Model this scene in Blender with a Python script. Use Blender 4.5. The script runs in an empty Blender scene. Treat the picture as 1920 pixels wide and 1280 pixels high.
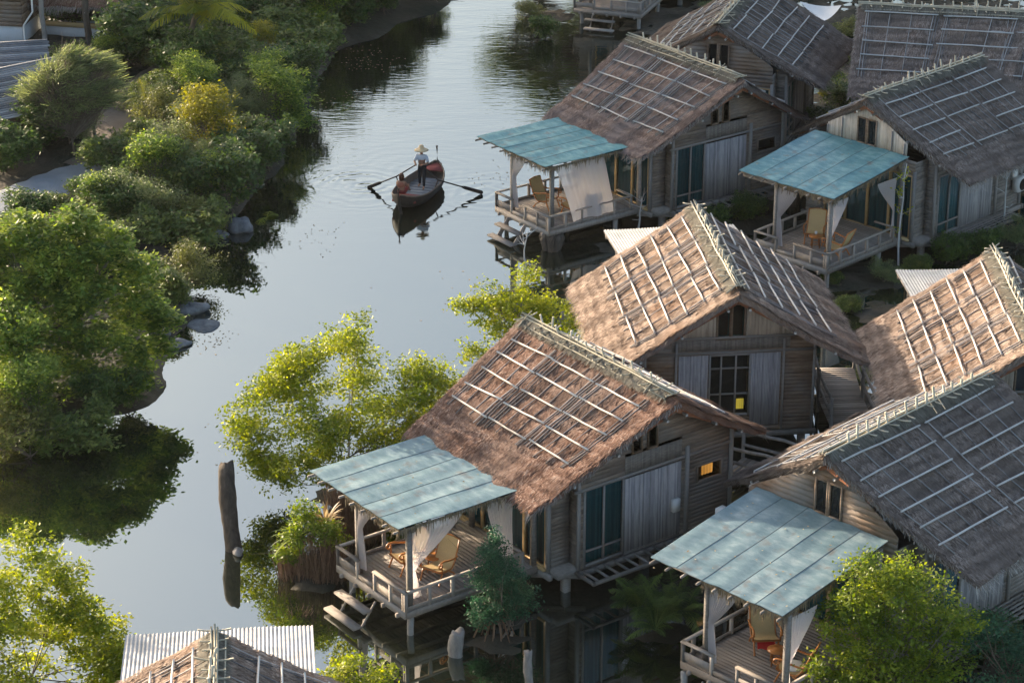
import bpy, math, random
import numpy as np
R = math.radians
rng = np.random.default_rng(7)
random.seed(7)
sc = bpy.context.scene
C = sc.collection

# ---------------------------------------------------------------- camera
CAM_H = 36.05; PITCH = R(23.24); FPX = 4785.0
cam = bpy.data.cameras.new('camera'); cam.sensor_width = 36; cam.lens = 36 * FPX / 1920
cam.clip_start = 1; cam.clip_end = 2000
camo = bpy.data.objects.new('camera', cam); C.objects.link(camo)
camo.location = (0, 0, CAM_H); camo.rotation_euler = (math.pi/2 - PITCH, 0, 0)
sc.camera = camo

# ---------------------------------------------------------------- light
SUN_AZ = 137.0   # direction towards the sun, degrees from +X counter-clockwise
SUN_EL = 16.0
world = bpy.data.worlds.new('World'); sc.world = world; world.use_nodes = True
nt = world.node_tree; nt.nodes.clear()
wo = nt.nodes.new('ShaderNodeOutputWorld'); bg = nt.nodes.new('ShaderNodeBackground')
sky = nt.nodes.new('ShaderNodeTexSky'); sky.sky_type = 'NISHITA'; sky.sun_disc = False
sky.sun_elevation = R(SUN_EL); sky.sun_rotation = R(90 - SUN_AZ)
sky.air_density = 1.0; sky.dust_density = 3.5; sky.ozone_density = .75
bg.inputs['Strength'].default_value = 0.15
nt.links.new(sky.outputs[0], bg.inputs[0]); nt.links.new(bg.outputs[0], wo.inputs[0])
sl = bpy.data.lights.new('sun', 'SUN'); sl.energy = 5.0; sl.angle = R(0.6); sl.color = (1.0, 0.82, 0.62)
so = bpy.data.objects.new('sun', sl); C.objects.link(so)
so.rotation_euler = (R(90 - SUN_EL), 0, R(SUN_AZ + 90)); so.location = (-60, 60, 60)
sc.view_settings.view_transform = 'Standard'; sc.view_settings.look = 'None'
sc.view_settings.gamma = 1; sc.view_settings.exposure = 1.32

# ---------------------------------------------------------------- helpers
def at(px, py, z=0.0):
    """world x, y of the point at height z that the photo shows at pixel px, py (1920 wide)"""
    a = (px-960)/FPX; b = (640-py)/FPX
    cp, sp = math.cos(PITCH), math.sin(PITCH)
    d = (a, cp+b*sp, -sp+b*cp); t = (z-CAM_H)/d[2]
    return d[0]*t, d[1]*t

def tag(o, label=None, cat=None, group=None, kind=None):
    if label: o['label'] = label
    if cat: o['category'] = cat
    if group: o['group'] = group
    if kind: o['kind'] = kind
    return o

def empty(name, loc, rz=0.0):
    o = bpy.data.objects.new(name, None); C.objects.link(o)
    o.empty_display_size = .3
    o.location = loc; o.rotation_euler = (0, 0, rz); return o

def unit(a):
    a = np.asarray(a, float); n = np.linalg.norm(a, axis=-1, keepdims=True); return a/np.maximum(n, 1e-9)

class MB:
    def __init__(s): s.v = []; s.n = 0; s.q = []; s.t = []; s.qt = []; s.tt = []
    def add(s, v, quads=None, tris=None, tone=None):
        v = np.asarray(v, float).reshape(-1, 3)
        if quads is not None and len(quads):
            quads = np.asarray(quads, int).reshape(-1, 4); s.q.append(quads+s.n)
            s.qt.append(np.broadcast_to(np.asarray(random.random() if tone is None else tone, float), (len(quads),)))
        if tris is not None and len(tris):
            tris = np.asarray(tris, int).reshape(-1, 3); s.t.append(tris+s.n)
            s.tt.append(np.broadcast_to(np.asarray(random.random() if tone is None else tone, float), (len(tris),)))
        s.v.append(v); s.n += len(v)
    def hexa(s, b, t, tone=None):   # bottom 4, top 4 (counter-clockwise seen from above)
        s.add(list(b)+list(t), [(3,2,1,0),(4,5,6,7),(0,1,5,4),(1,2,6,5),(2,3,7,6),(3,0,4,7)], tone=tone)
    def box(s, x0, x1, y0, y1, z0, z1, tone=None):
        s.hexa([(x0,y0,z0),(x1,y0,z0),(x1,y1,z0),(x0,y1,z0)], [(x0,y0,z1),(x1,y0,z1),(x1,y1,z1),(x0,y1,z1)], tone)
    def beam(s, p, q, w, h, up=(0,0,1), tone=None):
        p = np.array(p, float); q = np.array(q, float); d = unit(q-p)
        r = np.cross(d, up)
        if np.linalg.norm(r) < 1e-4: r = np.cross(d, (1,0,0))
        r = unit(r); u = unit(np.cross(r, d)); r = r*w/2; u = u*h/2
        s.hexa([p-r-u, p+r-u, q+r-u, q-r-u], [p-r+u, p+r+u, q+r+u, q-r+u], tone)
    def tube(s, pts, rad, n=6, tone=None, cap=True):
        pts = np.array(pts, float); m = len(pts)
        rad = np.broadcast_to(np.asarray(rad, float), (m,))
        t = np.gradient(pts, axis=0); t = unit(t)
        ref = np.array((0,0,1.)) if abs(t[0][2]) < .9 else np.array((1.,0,0))
        a = unit(np.cross(t, ref)); b = np.cross(t, a)
        th = np.arange(n)*2*np.pi/n
        ring = pts[:,None,:] + rad[:,None,None]*(np.cos(th)[None,:,None]*a[:,None,:] + np.sin(th)[None,:,None]*b[:,None,:])
        i = np.arange(m-1)[:,None]*n; j = np.arange(n)[None,:]; j2 = (j+1) % n
        q = np.stack([i+j, i+j2, i+n+j2, i+n+j], -1).reshape(-1,4)
        tone = random.random() if tone is None else tone
        base = s.n
        s.add(ring.reshape(-1,3), q, tone=tone)
        if cap:
            for e, o in ((0,0), (m-1,(m-1)*n)):
                s.add([pts[e]], tone=tone)
                c = s.n-1
                tr = [(c, base+o+k, base+o+(k+1) % n) for k in range(n)]
                s.t.append(np.array(tr)); s.tt.append(np.full(n, tone))
    def blades(s, P, D, S, L, W, tone, mid=None):
        """N thin tapered blades: root P, direction D, side S"""
        N = len(P); L = np.broadcast_to(L, (N,))[:,None]; W = np.broadcast_to(W, (N,))[:,None]
        a = P - S*W/2; b = P + S*W/2; c = P + D*L + S*W*.2; d = P + D*L - S*W*.2
        v = np.stack([a,b,c,d], 1).reshape(-1,3)
        q = np.arange(N*4).reshape(-1,4)
        s.add(v, q, tone=np.broadcast_to(tone, (N,)))
    def leaves(s, P, size, tone, flat=0.0, aspect=.5):
        """N diamond leaves at P, random orientation (flat 1 = lying level)"""
        N = len(P)
        if N == 0: return
        n = rng.normal(size=(N,3)); n[:,2] = np.abs(n[:,2])*(1+3*flat)+flat; n = unit(n)
        a = unit(np.cross(n, rng.normal(size=(N,3)))); b = np.cross(n, a)
        size = np.broadcast_to(size, (N,))[:,None]*rng.uniform(.7,1.3,(N,1))
        v = np.stack([P-a*size*.5, P+b*size*aspect*.5-n*size*.06, P+a*size*.5, P-b*size*aspect*.5-n*size*.06], 1).reshape(-1,3)
        s.add(v, np.arange(N*4).reshape(-1,4), tone=np.broadcast_to(tone, (N,)))
    def build(s, name, mat, parent=None, smooth=False):
        me = bpy.data.meshes.new(name)
        V = np.concatenate(s.v) if s.v else np.zeros((0,3))
        Q = np.concatenate(s.q) if s.q else np.zeros((0,4), int)
        T = np.concatenate(s.t) if s.t else np.zeros((0,3), int)
        me.vertices.add(len(V)); me.vertices.foreach_set('co', V.ravel().astype('f'))
        loops = np.concatenate([Q.ravel(), T.ravel()]).astype('i')
        me.loops.add(len(loops)); me.loops.foreach_set('vertex_index', loops)
        npoly = len(Q)+len(T); me.polygons.add(npoly)
        st = np.concatenate([np.arange(len(Q))*4, len(Q)*4+np.arange(len(T))*3]).astype('i')
        me.polygons.foreach_set('loop_start', st)
        if smooth: me.polygons.foreach_set('use_smooth', np.ones(npoly, bool))
        me.update(calc_edges=True)
        at_ = me.attributes.new('tone', 'FLOAT', 'FACE')
        tn = np.concatenate((s.qt or []) + (s.tt or [])) if (s.qt or s.tt) else np.zeros(0)
        at_.data.foreach_set('value', tn.astype('f'))
        me.materials.append(mat)
        o = bpy.data.objects.new(name, me); C.objects.link(o)
        if parent: o.parent = parent
        return o

# ---------------------------------------------------------------- materials
def newmat(name):
    m = bpy.data.materials.new(name); m.use_nodes = True; m.node_tree.nodes.clear()
    return m, m.node_tree.nodes, m.node_tree.links

def tonemat(name, cols, rough=.8, nscale=6.0, stretch=(1,1,1), ntone=.5, bump=.0, bscale=30, patch=None, translucent=0, spec=.3, bdist=.03):
    """colour ramp driven by per-face tone plus object-space noise"""
    m, N, L = newmat(name)
    out = N.new('ShaderNodeOutputMaterial'); bs = N.new('ShaderNodeBsdfPrincipled')
    at_ = N.new('ShaderNodeAttribute'); at_.attribute_name = 'tone'
    tc = N.new('ShaderNodeTexCoord'); mp = N.new('ShaderNodeMapping'); mp.inputs['Scale'].default_value = stretch
    no = N.new('ShaderNodeTexNoise'); no.inputs['Scale'].default_value = nscale; no.inputs['Detail'].default_value = 5
    no.inputs['Roughness'].default_value = .65
    L.new(tc.outputs['Object'], mp.inputs[0]); L.new(mp.outputs[0], no.inputs['Vector'])
    mx = N.new('ShaderNodeMix'); mx.data_type = 'FLOAT'; mx.inputs[0].default_value = ntone
    st = N.new('ShaderNodeMapRange'); st.inputs[1].default_value = .3; st.inputs[2].default_value = .7
    L.new(no.outputs[0], st.inputs[0])
    L.new(at_.outputs['Fac'], mx.inputs[2]); L.new(st.outputs[0], mx.inputs[3])
    rp = N.new('ShaderNodeValToRGB'); el = rp.color_ramp.elements
    while len(el) < len(cols): el.new(.5)
    for i, c in enumerate(cols):
        el[i].position = .08+.84*i/(len(cols)-1); el[i].color = (*c, 1)
    L.new(mx.outputs[0], rp.inputs[0]); col = rp.outputs[0]
    if patch:
        (pc, psc, lo, hi) = patch
        n2 = N.new('ShaderNodeTexNoise'); n2.inputs['Scale'].default_value = psc; n2.inputs['Detail'].default_value = 4
        L.new(tc.outputs['Object'], n2.inputs['Vector'])
        mr = N.new('ShaderNodeMapRange'); mr.inputs[1].default_value = lo; mr.inputs[2].default_value = hi
        L.new(n2.outputs[0], mr.inputs[0])
        mc = N.new('ShaderNodeMix'); mc.data_type = 'RGBA'; mc.blend_type = 'MIX'
        L.new(mr.outputs[0], mc.inputs[0]); L.new(col, mc.inputs[6])
        rp2 = N.new('ShaderNodeMix'); rp2.data_type = 'RGBA'; rp2.inputs[0].default_value = .75
        L.new(col, rp2.inputs[6]); rp2.inputs[7].default_value = (*pc, 1)
        L.new(rp2.outputs[2], mc.inputs[7]); col = mc.outputs[2]
    L.new(col, bs.inputs['Base Color']); bs.inputs['Roughness'].default_value = rough
    bs.inputs['Specular IOR Level'].default_value = spec
    if bump:
        n3 = N.new('ShaderNodeTexNoise'); n3.inputs['Scale'].default_value = bscale; n3.inputs['Detail'].default_value = 6
        L.new(mp.outputs[0], n3.inputs['Vector'])
        b = N.new('ShaderNodeBump'); b.inputs['Strength'].default_value = bump; b.inputs['Distance'].default_value = bdist
        L.new(n3.outputs[0], b.inputs['Height']); L.new(b.outputs[0], bs.inputs['Normal'])
    if translucent:
        tr = N.new('ShaderNodeBsdfTranslucent'); L.new(col, tr.inputs[0])
        hs = N.new('ShaderNodeHueSaturation'); hs.inputs['Value'].default_value = 1.5; hs.inputs['Saturation'].default_value = 1.15
        L.new(col, hs.inputs['Color']); L.new(hs.outputs[0], tr.inputs[0])
        ms = N.new('ShaderNodeMixShader'); ms.inputs[0].default_value = translucent
        L.new(bs.outputs[0], ms.inputs[1]); L.new(tr.outputs[0], ms.inputs[2]); L.new(ms.outputs[0], out.inputs[0])
    else: L.new(bs.outputs[0], out.inputs[0])
    return m

M = {}
M['greywood'] = tonemat('weathered_wood', [(.13,.115,.10),(.24,.215,.19),(.36,.325,.29)], .85, 5, (1,1,5), .45, .3, 20)
M['deck'] = tonemat('deck_boards', [(.19,.165,.14),(.29,.25,.215),(.42,.37,.32)], .8, 3, (1,5,1), .35, .3, 16)
M['brownwood'] = tonemat('brown_planks', [(.10,.065,.04),(.20,.135,.09),(.30,.23,.17)], .8, 3, (1,1,6), .45, .3, 20, patch=((.26,.24,.22),.7,.45,.65))
M['mixwood'] = tonemat('mixed_planks', [(.11,.085,.065),(.21,.165,.13),(.32,.265,.215)], .8, 3, (1,1,6), .45, .3, 20, patch=((.20,.19,.18),.5,.42,.62))
M['redwood'] = tonemat('rake_boards', [(.16,.06,.03),(.25,.10,.05),(.32,.15,.08)], .75, 4, (1,1,3), .4)
M['goldwood'] = tonemat('timber_frame', [(.42,.28,.12),(.52,.36,.17),(.60,.45,.25)], .6, 4, (1,1,3), .4)
M['greyframe'] = tonemat('grey_frame', [(.20,.19,.18),(.30,.28,.26)], .7, 4, (1,1,3), .4)
M['reed'] = tonemat('reed_screen', [(.20,.195,.20),(.34,.33,.34),(.52,.50,.50)], .8, 2.5, (4,4,.7), .45)
M['reedwarm'] = tonemat('pale_reed_screen', [(.30,.24,.19),(.46,.40,.33),(.62,.56,.48)], .8, 2.5, (4,4,.7), .45)
M['pole'] = tonemat('bamboo_pole', [(.55,.47,.39),(.70,.62,.53),(.80,.74,.66)], .55, 3, (1,1,1), .4)
M['polegrey'] = tonemat('grey_bamboo', [(.30,.29,.28),(.42,.42,.41),(.56,.56,.55)], .6, 3, (1,1,1), .4)
M['stick'] = tonemat('lattice_stick', [(.09,.08,.08),(.20,.18,.18),(.42,.38,.36)], .7, 4, (1,1,1), .2)
M['stickgrey'] = tonemat('grey_lattice_stick', [(.13,.125,.125),(.24,.24,.24),(.38,.38,.385)], .7, 4, (1,1,1), .2)
M['crest'] = tonemat('crest_bamboo', [(.24,.22,.16),(.40,.37,.28),(.60,.55,.44)], .7, 4, (1,1,1), .4)
M['capgrass'] = tonemat('ridge_cap', [(.08,.075,.06),(.145,.135,.11),(.23,.215,.18)], .95, 3, (1,1,1), .4)
def thatch(name, cols, patch): return tonemat(name, cols, .95, 5.5, (1,1,1), .25, .6, 14, patch=patch, spec=.1)
M['thatch_red'] = thatch('thatch_russet', [(.06,.033,.026),(.165,.092,.066),(.26,.160,.118),(.38,.28,.225)], ((.17,.13,.11),.35,.45,.65))
M['thatch_pink'] = thatch('thatch_pale', [(.10,.068,.052),(.215,.155,.120),(.325,.245,.195),(.45,.365,.30)], ((.26,.155,.10),.5,.54,.72))
M['thatch_grey'] = thatch('thatch_grey', [(.06,.046,.040),(.150,.118,.100),(.225,.182,.158),(.33,.275,.24)], ((.15,.125,.11),.4,.42,.6))
M['thatch_mix'] = thatch('thatch_old', [(.06,.045,.04),(.155,.115,.10),(.23,.165,.14),(.33,.26,.22)], ((.16,.145,.15),.4,.42,.6))
M['tip'] = tonemat('thatch_tips', [(.20,.18,.16),(.32,.29,.26),(.50,.47,.43)], .95, 3, (1,1,1), .3)
M['fringe'] = tonemat('leaf_fringe', [(.09,.07,.04),(.17,.13,.08),(.28,.23,.15)], .9)
def tealmat(name, a, b, c):
    return tonemat(name, [a, b, c], .5, 1.7, (1,2.2,1), .68, .2, 9, spec=.35, patch=((.13,.115,.10),2.3,.58,.74))
M['teal'] = tealmat('teal_sheet', (.03,.135,.155), (.065,.215,.235), (.17,.345,.345))
M['tealpale'] = tealmat('faded_teal_sheet', (.085,.155,.178), (.14,.22,.245), (.25,.33,.345))
M['teal2'] = tealmat('worn_blue_sheet', (.04,.145,.18), (.085,.215,.245), (.19,.34,.35))
M['tealgrey'] = tealmat('faded_grey_sheet', (.075,.135,.16), (.125,.195,.222), (.25,.315,.325))
M['seam'] = tonemat('sheet_seam', [(.07,.11,.12),(.12,.15,.155)], .7)
M['corr'] = tonemat('white_corrugated', [(.30,.295,.28),(.46,.455,.44),(.54,.53,.52)], .6, 1.6, (1,1,1), .75, patch=((.24,.19,.15),1.6,.55,.75))
M['white'] = tonemat('white_plastic', [(.66,.66,.64),(.74,.74,.72)], .4)
M['whitewall'] = tonemat('white_render', [(.55,.57,.58),(.68,.70,.72)], .8, 1.5)
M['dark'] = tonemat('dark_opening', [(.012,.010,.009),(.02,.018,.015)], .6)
M['tealcurtain'] = tonemat('teal_drape', [(.012,.06,.075),(.022,.10,.12),(.035,.14,.16)], .8, 3, (1,1,.2), .3)
M['chairwood'] = tonemat('chair_timber', [(.40,.14,.03),(.52,.20,.05)], .35, 8, (1,1,1), .5, spec=.5)
M['cane'] = tonemat('woven_cane', [(.48,.34,.16),(.62,.47,.25)], .6, 30, (1,1,1), .4)
M['redcloth'] = tonemat('red_cloth', [(.55,.02,.015),(.65,.04,.03)], .8)
M['log'] = tonemat('old_timber', [(.035,.028,.022),(.08,.064,.05),(.15,.125,.10)], .9, 6, (1,1,.25), .6, .8, 12)
M['driftwood'] = tonemat('driftwood', [(.14,.13,.12),(.26,.24,.22),(.38,.36,.33)], .9, 5, (1,1,.3), .6, .6, 12)
M['rock'] = tonemat('grey_rock', [(.07,.075,.08),(.15,.16,.17),(.27,.28,.29)], .85, 3, (1,1,1), .7, .8, 6)
M['bark'] = tonemat('bark', [(.07,.055,.04),(.15,.12,.09),(.24,.20,.16)], .9, 6, (1,1,.4), .5, .5, 14)
M['root'] = tonemat('mangrove_roots', [(.09,.055,.035),(.20,.12,.075),(.30,.20,.13)], .9)
M['hull'] = tonemat('hull_wood', [(.02,.015,.012),(.04,.03,.024),(.075,.055,.042)], .6, 4, (1,1,1), .5)
M['gunwale'] = tonemat('gunwale_wood', [(.10,.075,.055),(.20,.155,.12)], .7, 5)
M['boatplank'] = tonemat('boat_planks', [(.14,.15,.16),(.23,.245,.26)], .7, 5, (4,1,1), .5)
M['oldred'] = tonemat('dull_red_mat', [(.20,.05,.045),(.27,.075,.065)], .9)
M['skin'] = tonemat('skin', [(.30,.16,.10),(.33,.18,.12)], .6)
M['shirt'] = tonemat('pale_shirt', [(.50,.55,.62),(.62,.66,.72)], .85)
M['trousers'] = tonemat('dark_trousers', [(.015,.017,.022),(.03,.033,.04)], .9)
M['straw'] = tonemat('straw_hat', [(.50,.36,.20),(.66,.52,.33)], .8, 20)
M['hair'] = tonemat('dark_hair', [(.05,.02,.012),(.10,.04,.02)], .6)
M['blouse'] = tonemat('rust_blouse', [(.28,.10,.06),(.36,.14,.09)], .85)
def leafmat(name, cols, tr=.45): return tonemat(name, cols, .5, .9, (1,1,1), .3, translucent=tr, spec=.35)
M['leaf_mangrove'] = leafmat('mangrove_leaf', [(.08,.12,.012),(.24,.29,.022),(.46,.45,.045)], .5)
M['leaf_broad'] = leafmat('broad_leaf', [(.04,.085,.02),(.16,.24,.045),(.50,.54,.11)], .52)
M['leaf_mid'] = leafmat('olive_green_leaf', [(.05,.09,.016),(.16,.22,.025),(.38,.41,.045)])
M['leaf_dark'] = leafmat('dark_leaf', [(.03,.06,.016),(.075,.125,.028),(.16,.22,.045)], .3)
M['leaf_shrub'] = leafmat('shrub_leaf', [(.05,.075,.02),(.12,.165,.04),(.25,.28,.07)], .35)
M['leaf_olive'] = leafmat('olive_leaf', [(.075,.09,.025),(.16,.175,.045),(.29,.285,.08)], .35)
M['leaf_yellow'] = leafmat('golden_leaf', [(.13,.14,.015),(.26,.25,.03),(.44,.40,.06)], .5)
M['leaf_cone'] = leafmat('teal_green_leaf', [(.02,.06,.03),(.045,.12,.06),(.10,.22,.11)], .35)
M['leaf_feather'] = leafmat('feathery_leaf', [(.09,.12,.05),(.17,.21,.085),(.32,.34,.14)], .4)
M['leaf_dry'] = leafmat('dry_leaf', [(.20,.13,.06),(.38,.27,.14),(.52,.42,.26)], .3)
M['frond'] = leafmat('palm_frond', [(.09,.14,.02),(.24,.27,.03),(.50,.46,.05)], .55)
M['asphalt'] = tonemat('paving', [(.22,.24,.26),(.30,.32,.34)], .9, 1.0, (1,1,1), .7, .2, 20)
M['dirt'] = tonemat('dry_earth', [(.13,.105,.08),(.20,.165,.13)], .95, .8, (1,1,1), .8, .3, 9)
M['oldroof'] = tonemat('old_board_roof', [(.13,.13,.14),(.25,.25,.26),(.40,.40,.41)], .8, 2, (1,1,1), .3)

# sheer curtain
def sheermat():
    m, N, L = newmat('sheer_curtain'); out = N.new('ShaderNodeOutputMaterial')
    d = N.new('ShaderNodeBsdfDiffuse'); d.inputs[0].default_value = (.80,.76,.76,1)
    t = N.new('ShaderNodeBsdfTranslucent'); t.inputs[0].default_value = (.80,.74,.72,1)
    x = N.new('ShaderNodeBsdfTransparent'); a = N.new('ShaderNodeMixShader'); a.inputs[0].default_value = .45
    b = N.new('ShaderNodeMixShader'); b.inputs[0].default_value = .24
    L.new(d.outputs[0], a.inputs[1]); L.new(t.outputs[0], a.inputs[2]); L.new(a.outputs[0], b.inputs[1]); L.new(x.outputs[0], b.inputs[2]); L.new(b.outputs[0], out.inputs[0])
    return m
M['sheer'] = sheermat()
def glassmat():
    m, N, L = newmat('window_glass'); out = N.new('ShaderNodeOutputMaterial')
    g = N.new('ShaderNodeBsdfGlossy'); g.inputs['Roughness'].default_value = .03; g.inputs[0].default_value = (.9,.95,1,1)
    x = N.new('ShaderNodeBsdfTransparent'); x.inputs[0].default_value = (.85,.92,.92,1)
    f = N.new('ShaderNodeFresnel'); f.inputs[0].default_value = 1.45; a = N.new('ShaderNodeMixShader')
    L.new(f.outputs[0], a.inputs[0]); L.new(x.outputs[0], a.inputs[1]); L.new(g.outputs[0], a.inputs[2]); L.new(a.outputs[0], out.inputs[0])
    return m
M['glass'] = glassmat()
def emit(name, c, s):
    m, N, L = newmat(name); out = N.new('ShaderNodeOutputMaterial'); e = N.new('ShaderNodeEmission')
    e.inputs[0].default_value = (*c, 1); a = N.new('ShaderNodeAttribute'); a.attribute_name = 'tone'; q = N.new('ShaderNodeMath'); q.operation = 'MULTIPLY'
    q.inputs[1].default_value = s; L.new(a.outputs['Fac'], q.inputs[0]); L.new(q.outputs[0], e.inputs[1]); L.new(e.outputs[0], out.inputs[0]); return m
M['lampglow'] = emit('lit_lampshade', (.75,.55,.06), .30)
M['roomglow'] = emit('lit_curtain', (1,.42,.08), .36)

def watermat():
    m, N, L = newmat('river_water'); out = N.new('ShaderNodeOutputMaterial')
    bs = N.new('ShaderNodeBsdfPrincipled'); bs.inputs['Roughness'].default_value = .015
    bs.inputs['Base Color'].default_value = (.010,.012,.007,1); bs.inputs['IOR'].default_value = 3.4; bs.inputs['Specular Tint'].default_value = (.93,1,.985,1)
    g = N.new('ShaderNodeNewGeometry'); L.new(bs.outputs[0], out.inputs[0])
    def noise(scale, stretch, detail=2):
        mp = N.new('ShaderNodeMapping'); mp.inputs['Scale'].default_value = stretch
        n = N.new('ShaderNodeTexNoise'); n.inputs['Scale'].default_value = scale; n.inputs['Detail'].default_value = detail
        L.new(g.outputs['Position'], mp.inputs[0]); L.new(mp.outputs[0], n.inputs['Vector']); return n.outputs[0]
    def math_(op, a, b=None, c=None):
        n = N.new('ShaderNodeMath'); n.operation = op
        for i, x in enumerate((a, b, c)):
            if x is None: continue
            if isinstance(x, (int, float)): n.inputs[i].default_value = x
            else: L.new(x, n.inputs[i])
        return n.outputs[0]
    def dist(x, y):
        s = N.new('ShaderNodeVectorMath'); s.operation = 'SUBTRACT'; s.inputs[1].default_value = (x, y, 0); L.new(g.outputs['Position'], s.inputs[0])
        l = N.new('ShaderNodeVectorMath'); l.operation = 'LENGTH'; L.new(s.outputs[0], l.inputs[0]); return l.outputs['Value']
    sep = N.new('ShaderNodeSeparateXYZ'); L.new(g.outputs['Position'], sep.inputs[0])
    far = N.new('ShaderNodeMapRange'); far.inputs[1].default_value = 88; far.inputs[2].default_value = 112; L.new(sep.outputs['Y'], far.inputs[0])
    amp = math_('MULTIPLY_ADD', far.outputs[0], .75, .01)
    h = math_('MULTIPLY', math_('ADD', noise(2.2, (.6,2.2,1)), math_('MULTIPLY', noise(.7, (.7,1.5,1)), 1.6)), math_('MULTIPLY', amp, .011))
    for (x, y, w, r, a) in ((-6.2,100.4,11,3.8,.005),(-1.2,99.4,11,3.4,.004),(-3.5,101.9,9,6,.002)):
        d = dist(x, y)
        f = N.new('ShaderNodeMapRange'); f.inputs[1].default_value = r; f.inputs[2].default_value = .3; L.new(d, f.inputs[0])
        wob = math_('MULTIPLY_ADD', noise(.8, (1,1,1)), 1.2, d)
        h = math_('ADD', h, math_('MULTIPLY', math_('SINE', math_('MULTIPLY', wob, w)), math_('MULTIPLY', f.outputs[0], a)))
    b = N.new('ShaderNodeBump'); b.inputs['Strength'].default_value = 1; b.inputs['Distance'].default_value = 1.0
    L.new(h, b.inputs['Height']); L.new(b.outputs[0], bs.inputs['Normal'])
    return m
M['water'] = watermat()
def groundmat():
    m, N, L = newmat('bank_soil'); out = N.new('ShaderNodeOutputMaterial'); bs = N.new('ShaderNodeBsdfPrincipled')
    g = N.new('ShaderNodeNewGeometry')
    n = N.new('ShaderNodeTexNoise'); n.inputs['Scale'].default_value = .35; n.inputs['Detail'].default_value = 8; L.new(g.outputs['Position'], n.inputs['Vector'])
    rp = N.new('ShaderNodeValToRGB'); el = rp.color_ramp.elements; el.new(.5)
    for i, (p, c) in enumerate(((.35,(.020,.024,.010)),(.5,(.048,.040,.024)),(.65,(.10,.082,.058)))): el[i].position = p; el[i].color = (*c, 1)
    L.new(n.outputs[0], rp.inputs[0]); L.new(rp.outputs[0], bs.inputs['Base Color']); bs.inputs['Roughness'].default_value = .95
    n2 = N.new('ShaderNodeTexNoise'); n2.inputs['Scale'].default_value = 3; n2.inputs['Detail'].default_value = 8; L.new(g.outputs['Position'], n2.inputs['Vector'])
    b = N.new('ShaderNodeBump'); b.inputs['Distance'].default_value = .15; L.new(n2.outputs[0], b.inputs['Height']); L.new(b.outputs[0], bs.inputs['Normal'])
    L.new(bs.outputs[0], out.inputs[0]); return m
M['ground'] = groundmat()

# ---------------------------------------------------------------- ground and water
BANK = [(40,140),(6,137),(-1,134),(-2.8,132.3),(-7.1,125.3),(-9.2,121.6),(-9.3,115.6),(-9.8,110.1),(-9.9,107.1),(-10.9,102.3),(-11.3,99),(-12.8,97.2),
        (-12.9,93),(-12.5,90.3),(-12.0,88.2),(-12.4,86.2),(-12.3,83.3),(-12.6,80.6),(-14.2,78.6),(-17.6,77.0),(-24,75),(-60,72),(-60,230),(60,230),(60,140)]
BANK = [(x*.9743, y*.9743) for x, y in BANK]
def inpoly(X, Y, poly):
    r = np.zeros(X.shape, bool); n = len(poly)
    for i in range(n):
        x0, y0 = poly[i]; x1, y1 = poly[(i+1) % n]
        if y0 == y1: continue
        c = ((y0 > Y) != (y1 > Y)) & (X < (x1-x0)*(Y-y0)/(y1-y0)+x0); r ^= c
    return r
def pdist(X, Y, poly):
    d = np.full(X.shape, 1e9); n = len(poly)
    for i in range(n):
        x0, y0 = poly[i]; x1, y1 = poly[(i+1) % n]; dx, dy = x1-x0, y1-y0
        t = np.clip(((X-x0)*dx+(Y-y0)*dy)/(dx*dx+dy*dy+1e-9), 0, 1)
        d = np.minimum(d, np.hypot(X-x0-t*dx, Y-y0-t*dy))
    return d
ISLETS = [(*at(935,1205), 1.5, .8, .12), (*at(1175,465), 2.2, .9, .06), (*at(1620,520), 4.5, 2.0, .2), (*at(1400,420), 3.2, 1.6, .2), (*at(1660,590), 2.2, 1.6, .18),
          (*at(580,1090), 1.3, 1.0, .1), (*at(1250,1190), 1.6, 1.0, .1), (*at(1850,440), 3.5, 2.2, .2), (*at(1900,1240), 1.8, 1.3, .15), (*at(1640,760), 2.0, 2.2, .12),
          (*at(960,655), 1.6, .9, .08), (*at(640,935), 1.6, .9, .08), (*at(1660,1300), 1.8, 1.0, .1), (*at(640,1330), 1.5, 1, .1), (*at(80,1330), 2.2, 1.4, .15), (*at(1560,260), 5, 3, .2), (*at(1540,640), 1.4,.8,.1),
          (*at(1040,30), 1.5, 1.5, .15), (*at(1590,90), 4, 9, .5), (*at(1570,220), 3, 4, .4), (*at(1800,-60), 16, 9, .5), (*at(1500,-40), 7, 6, .5), (*at(1330,40), 7, 4, .25)]
def ground_z(X, Y):
    X = np.asarray(X, float); Y = np.asarray(Y, float)
    ins = inpoly(X, Y, BANK); d = pdist(X, Y, BANK)*np.where(ins, 1, -1)
    wob = .35*np.sin(X*1.3+Y*.7)+.25*np.sin(X*.6-Y*1.7)+.12*np.sin(X*3.1+Y*2.3)
    d = d + wob*.5
    z = np.where(d > 0, .9*(1-np.exp(-d/1.8))+.02*np.minimum(d,20), np.maximum(d*.45, -.7))
    for (x, y, rx, ry, h) in ISLETS:
        e = np.hypot((X-x)/rx, (Y-y)/ry)*(1+.15*np.sin(X*2.1+Y*1.1)); z = np.maximum(z, h*.2+.26*(.75-e)+.10*np.sin(X*3.3+Y*5.1)*np.sin(X*1.7-Y*2.9)-.06)
    return z + .03*np.sin(X*4.1+1)*np.sin(Y*3.7)
def gz(x, y): return float(ground_z(np.array([x]), np.array([y]))[0])
xs = np.arange(-60, 60.1, .5); ys = np.concatenate([np.arange(30, 135, .4), np.arange(135, 231, 3)])
X, Y = np.meshgrid(xs, ys); Z = ground_z(X, Y)
b = MB(); ny, nx = X.shape; idx = np.arange(nx*ny).reshape(ny, nx)
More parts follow.
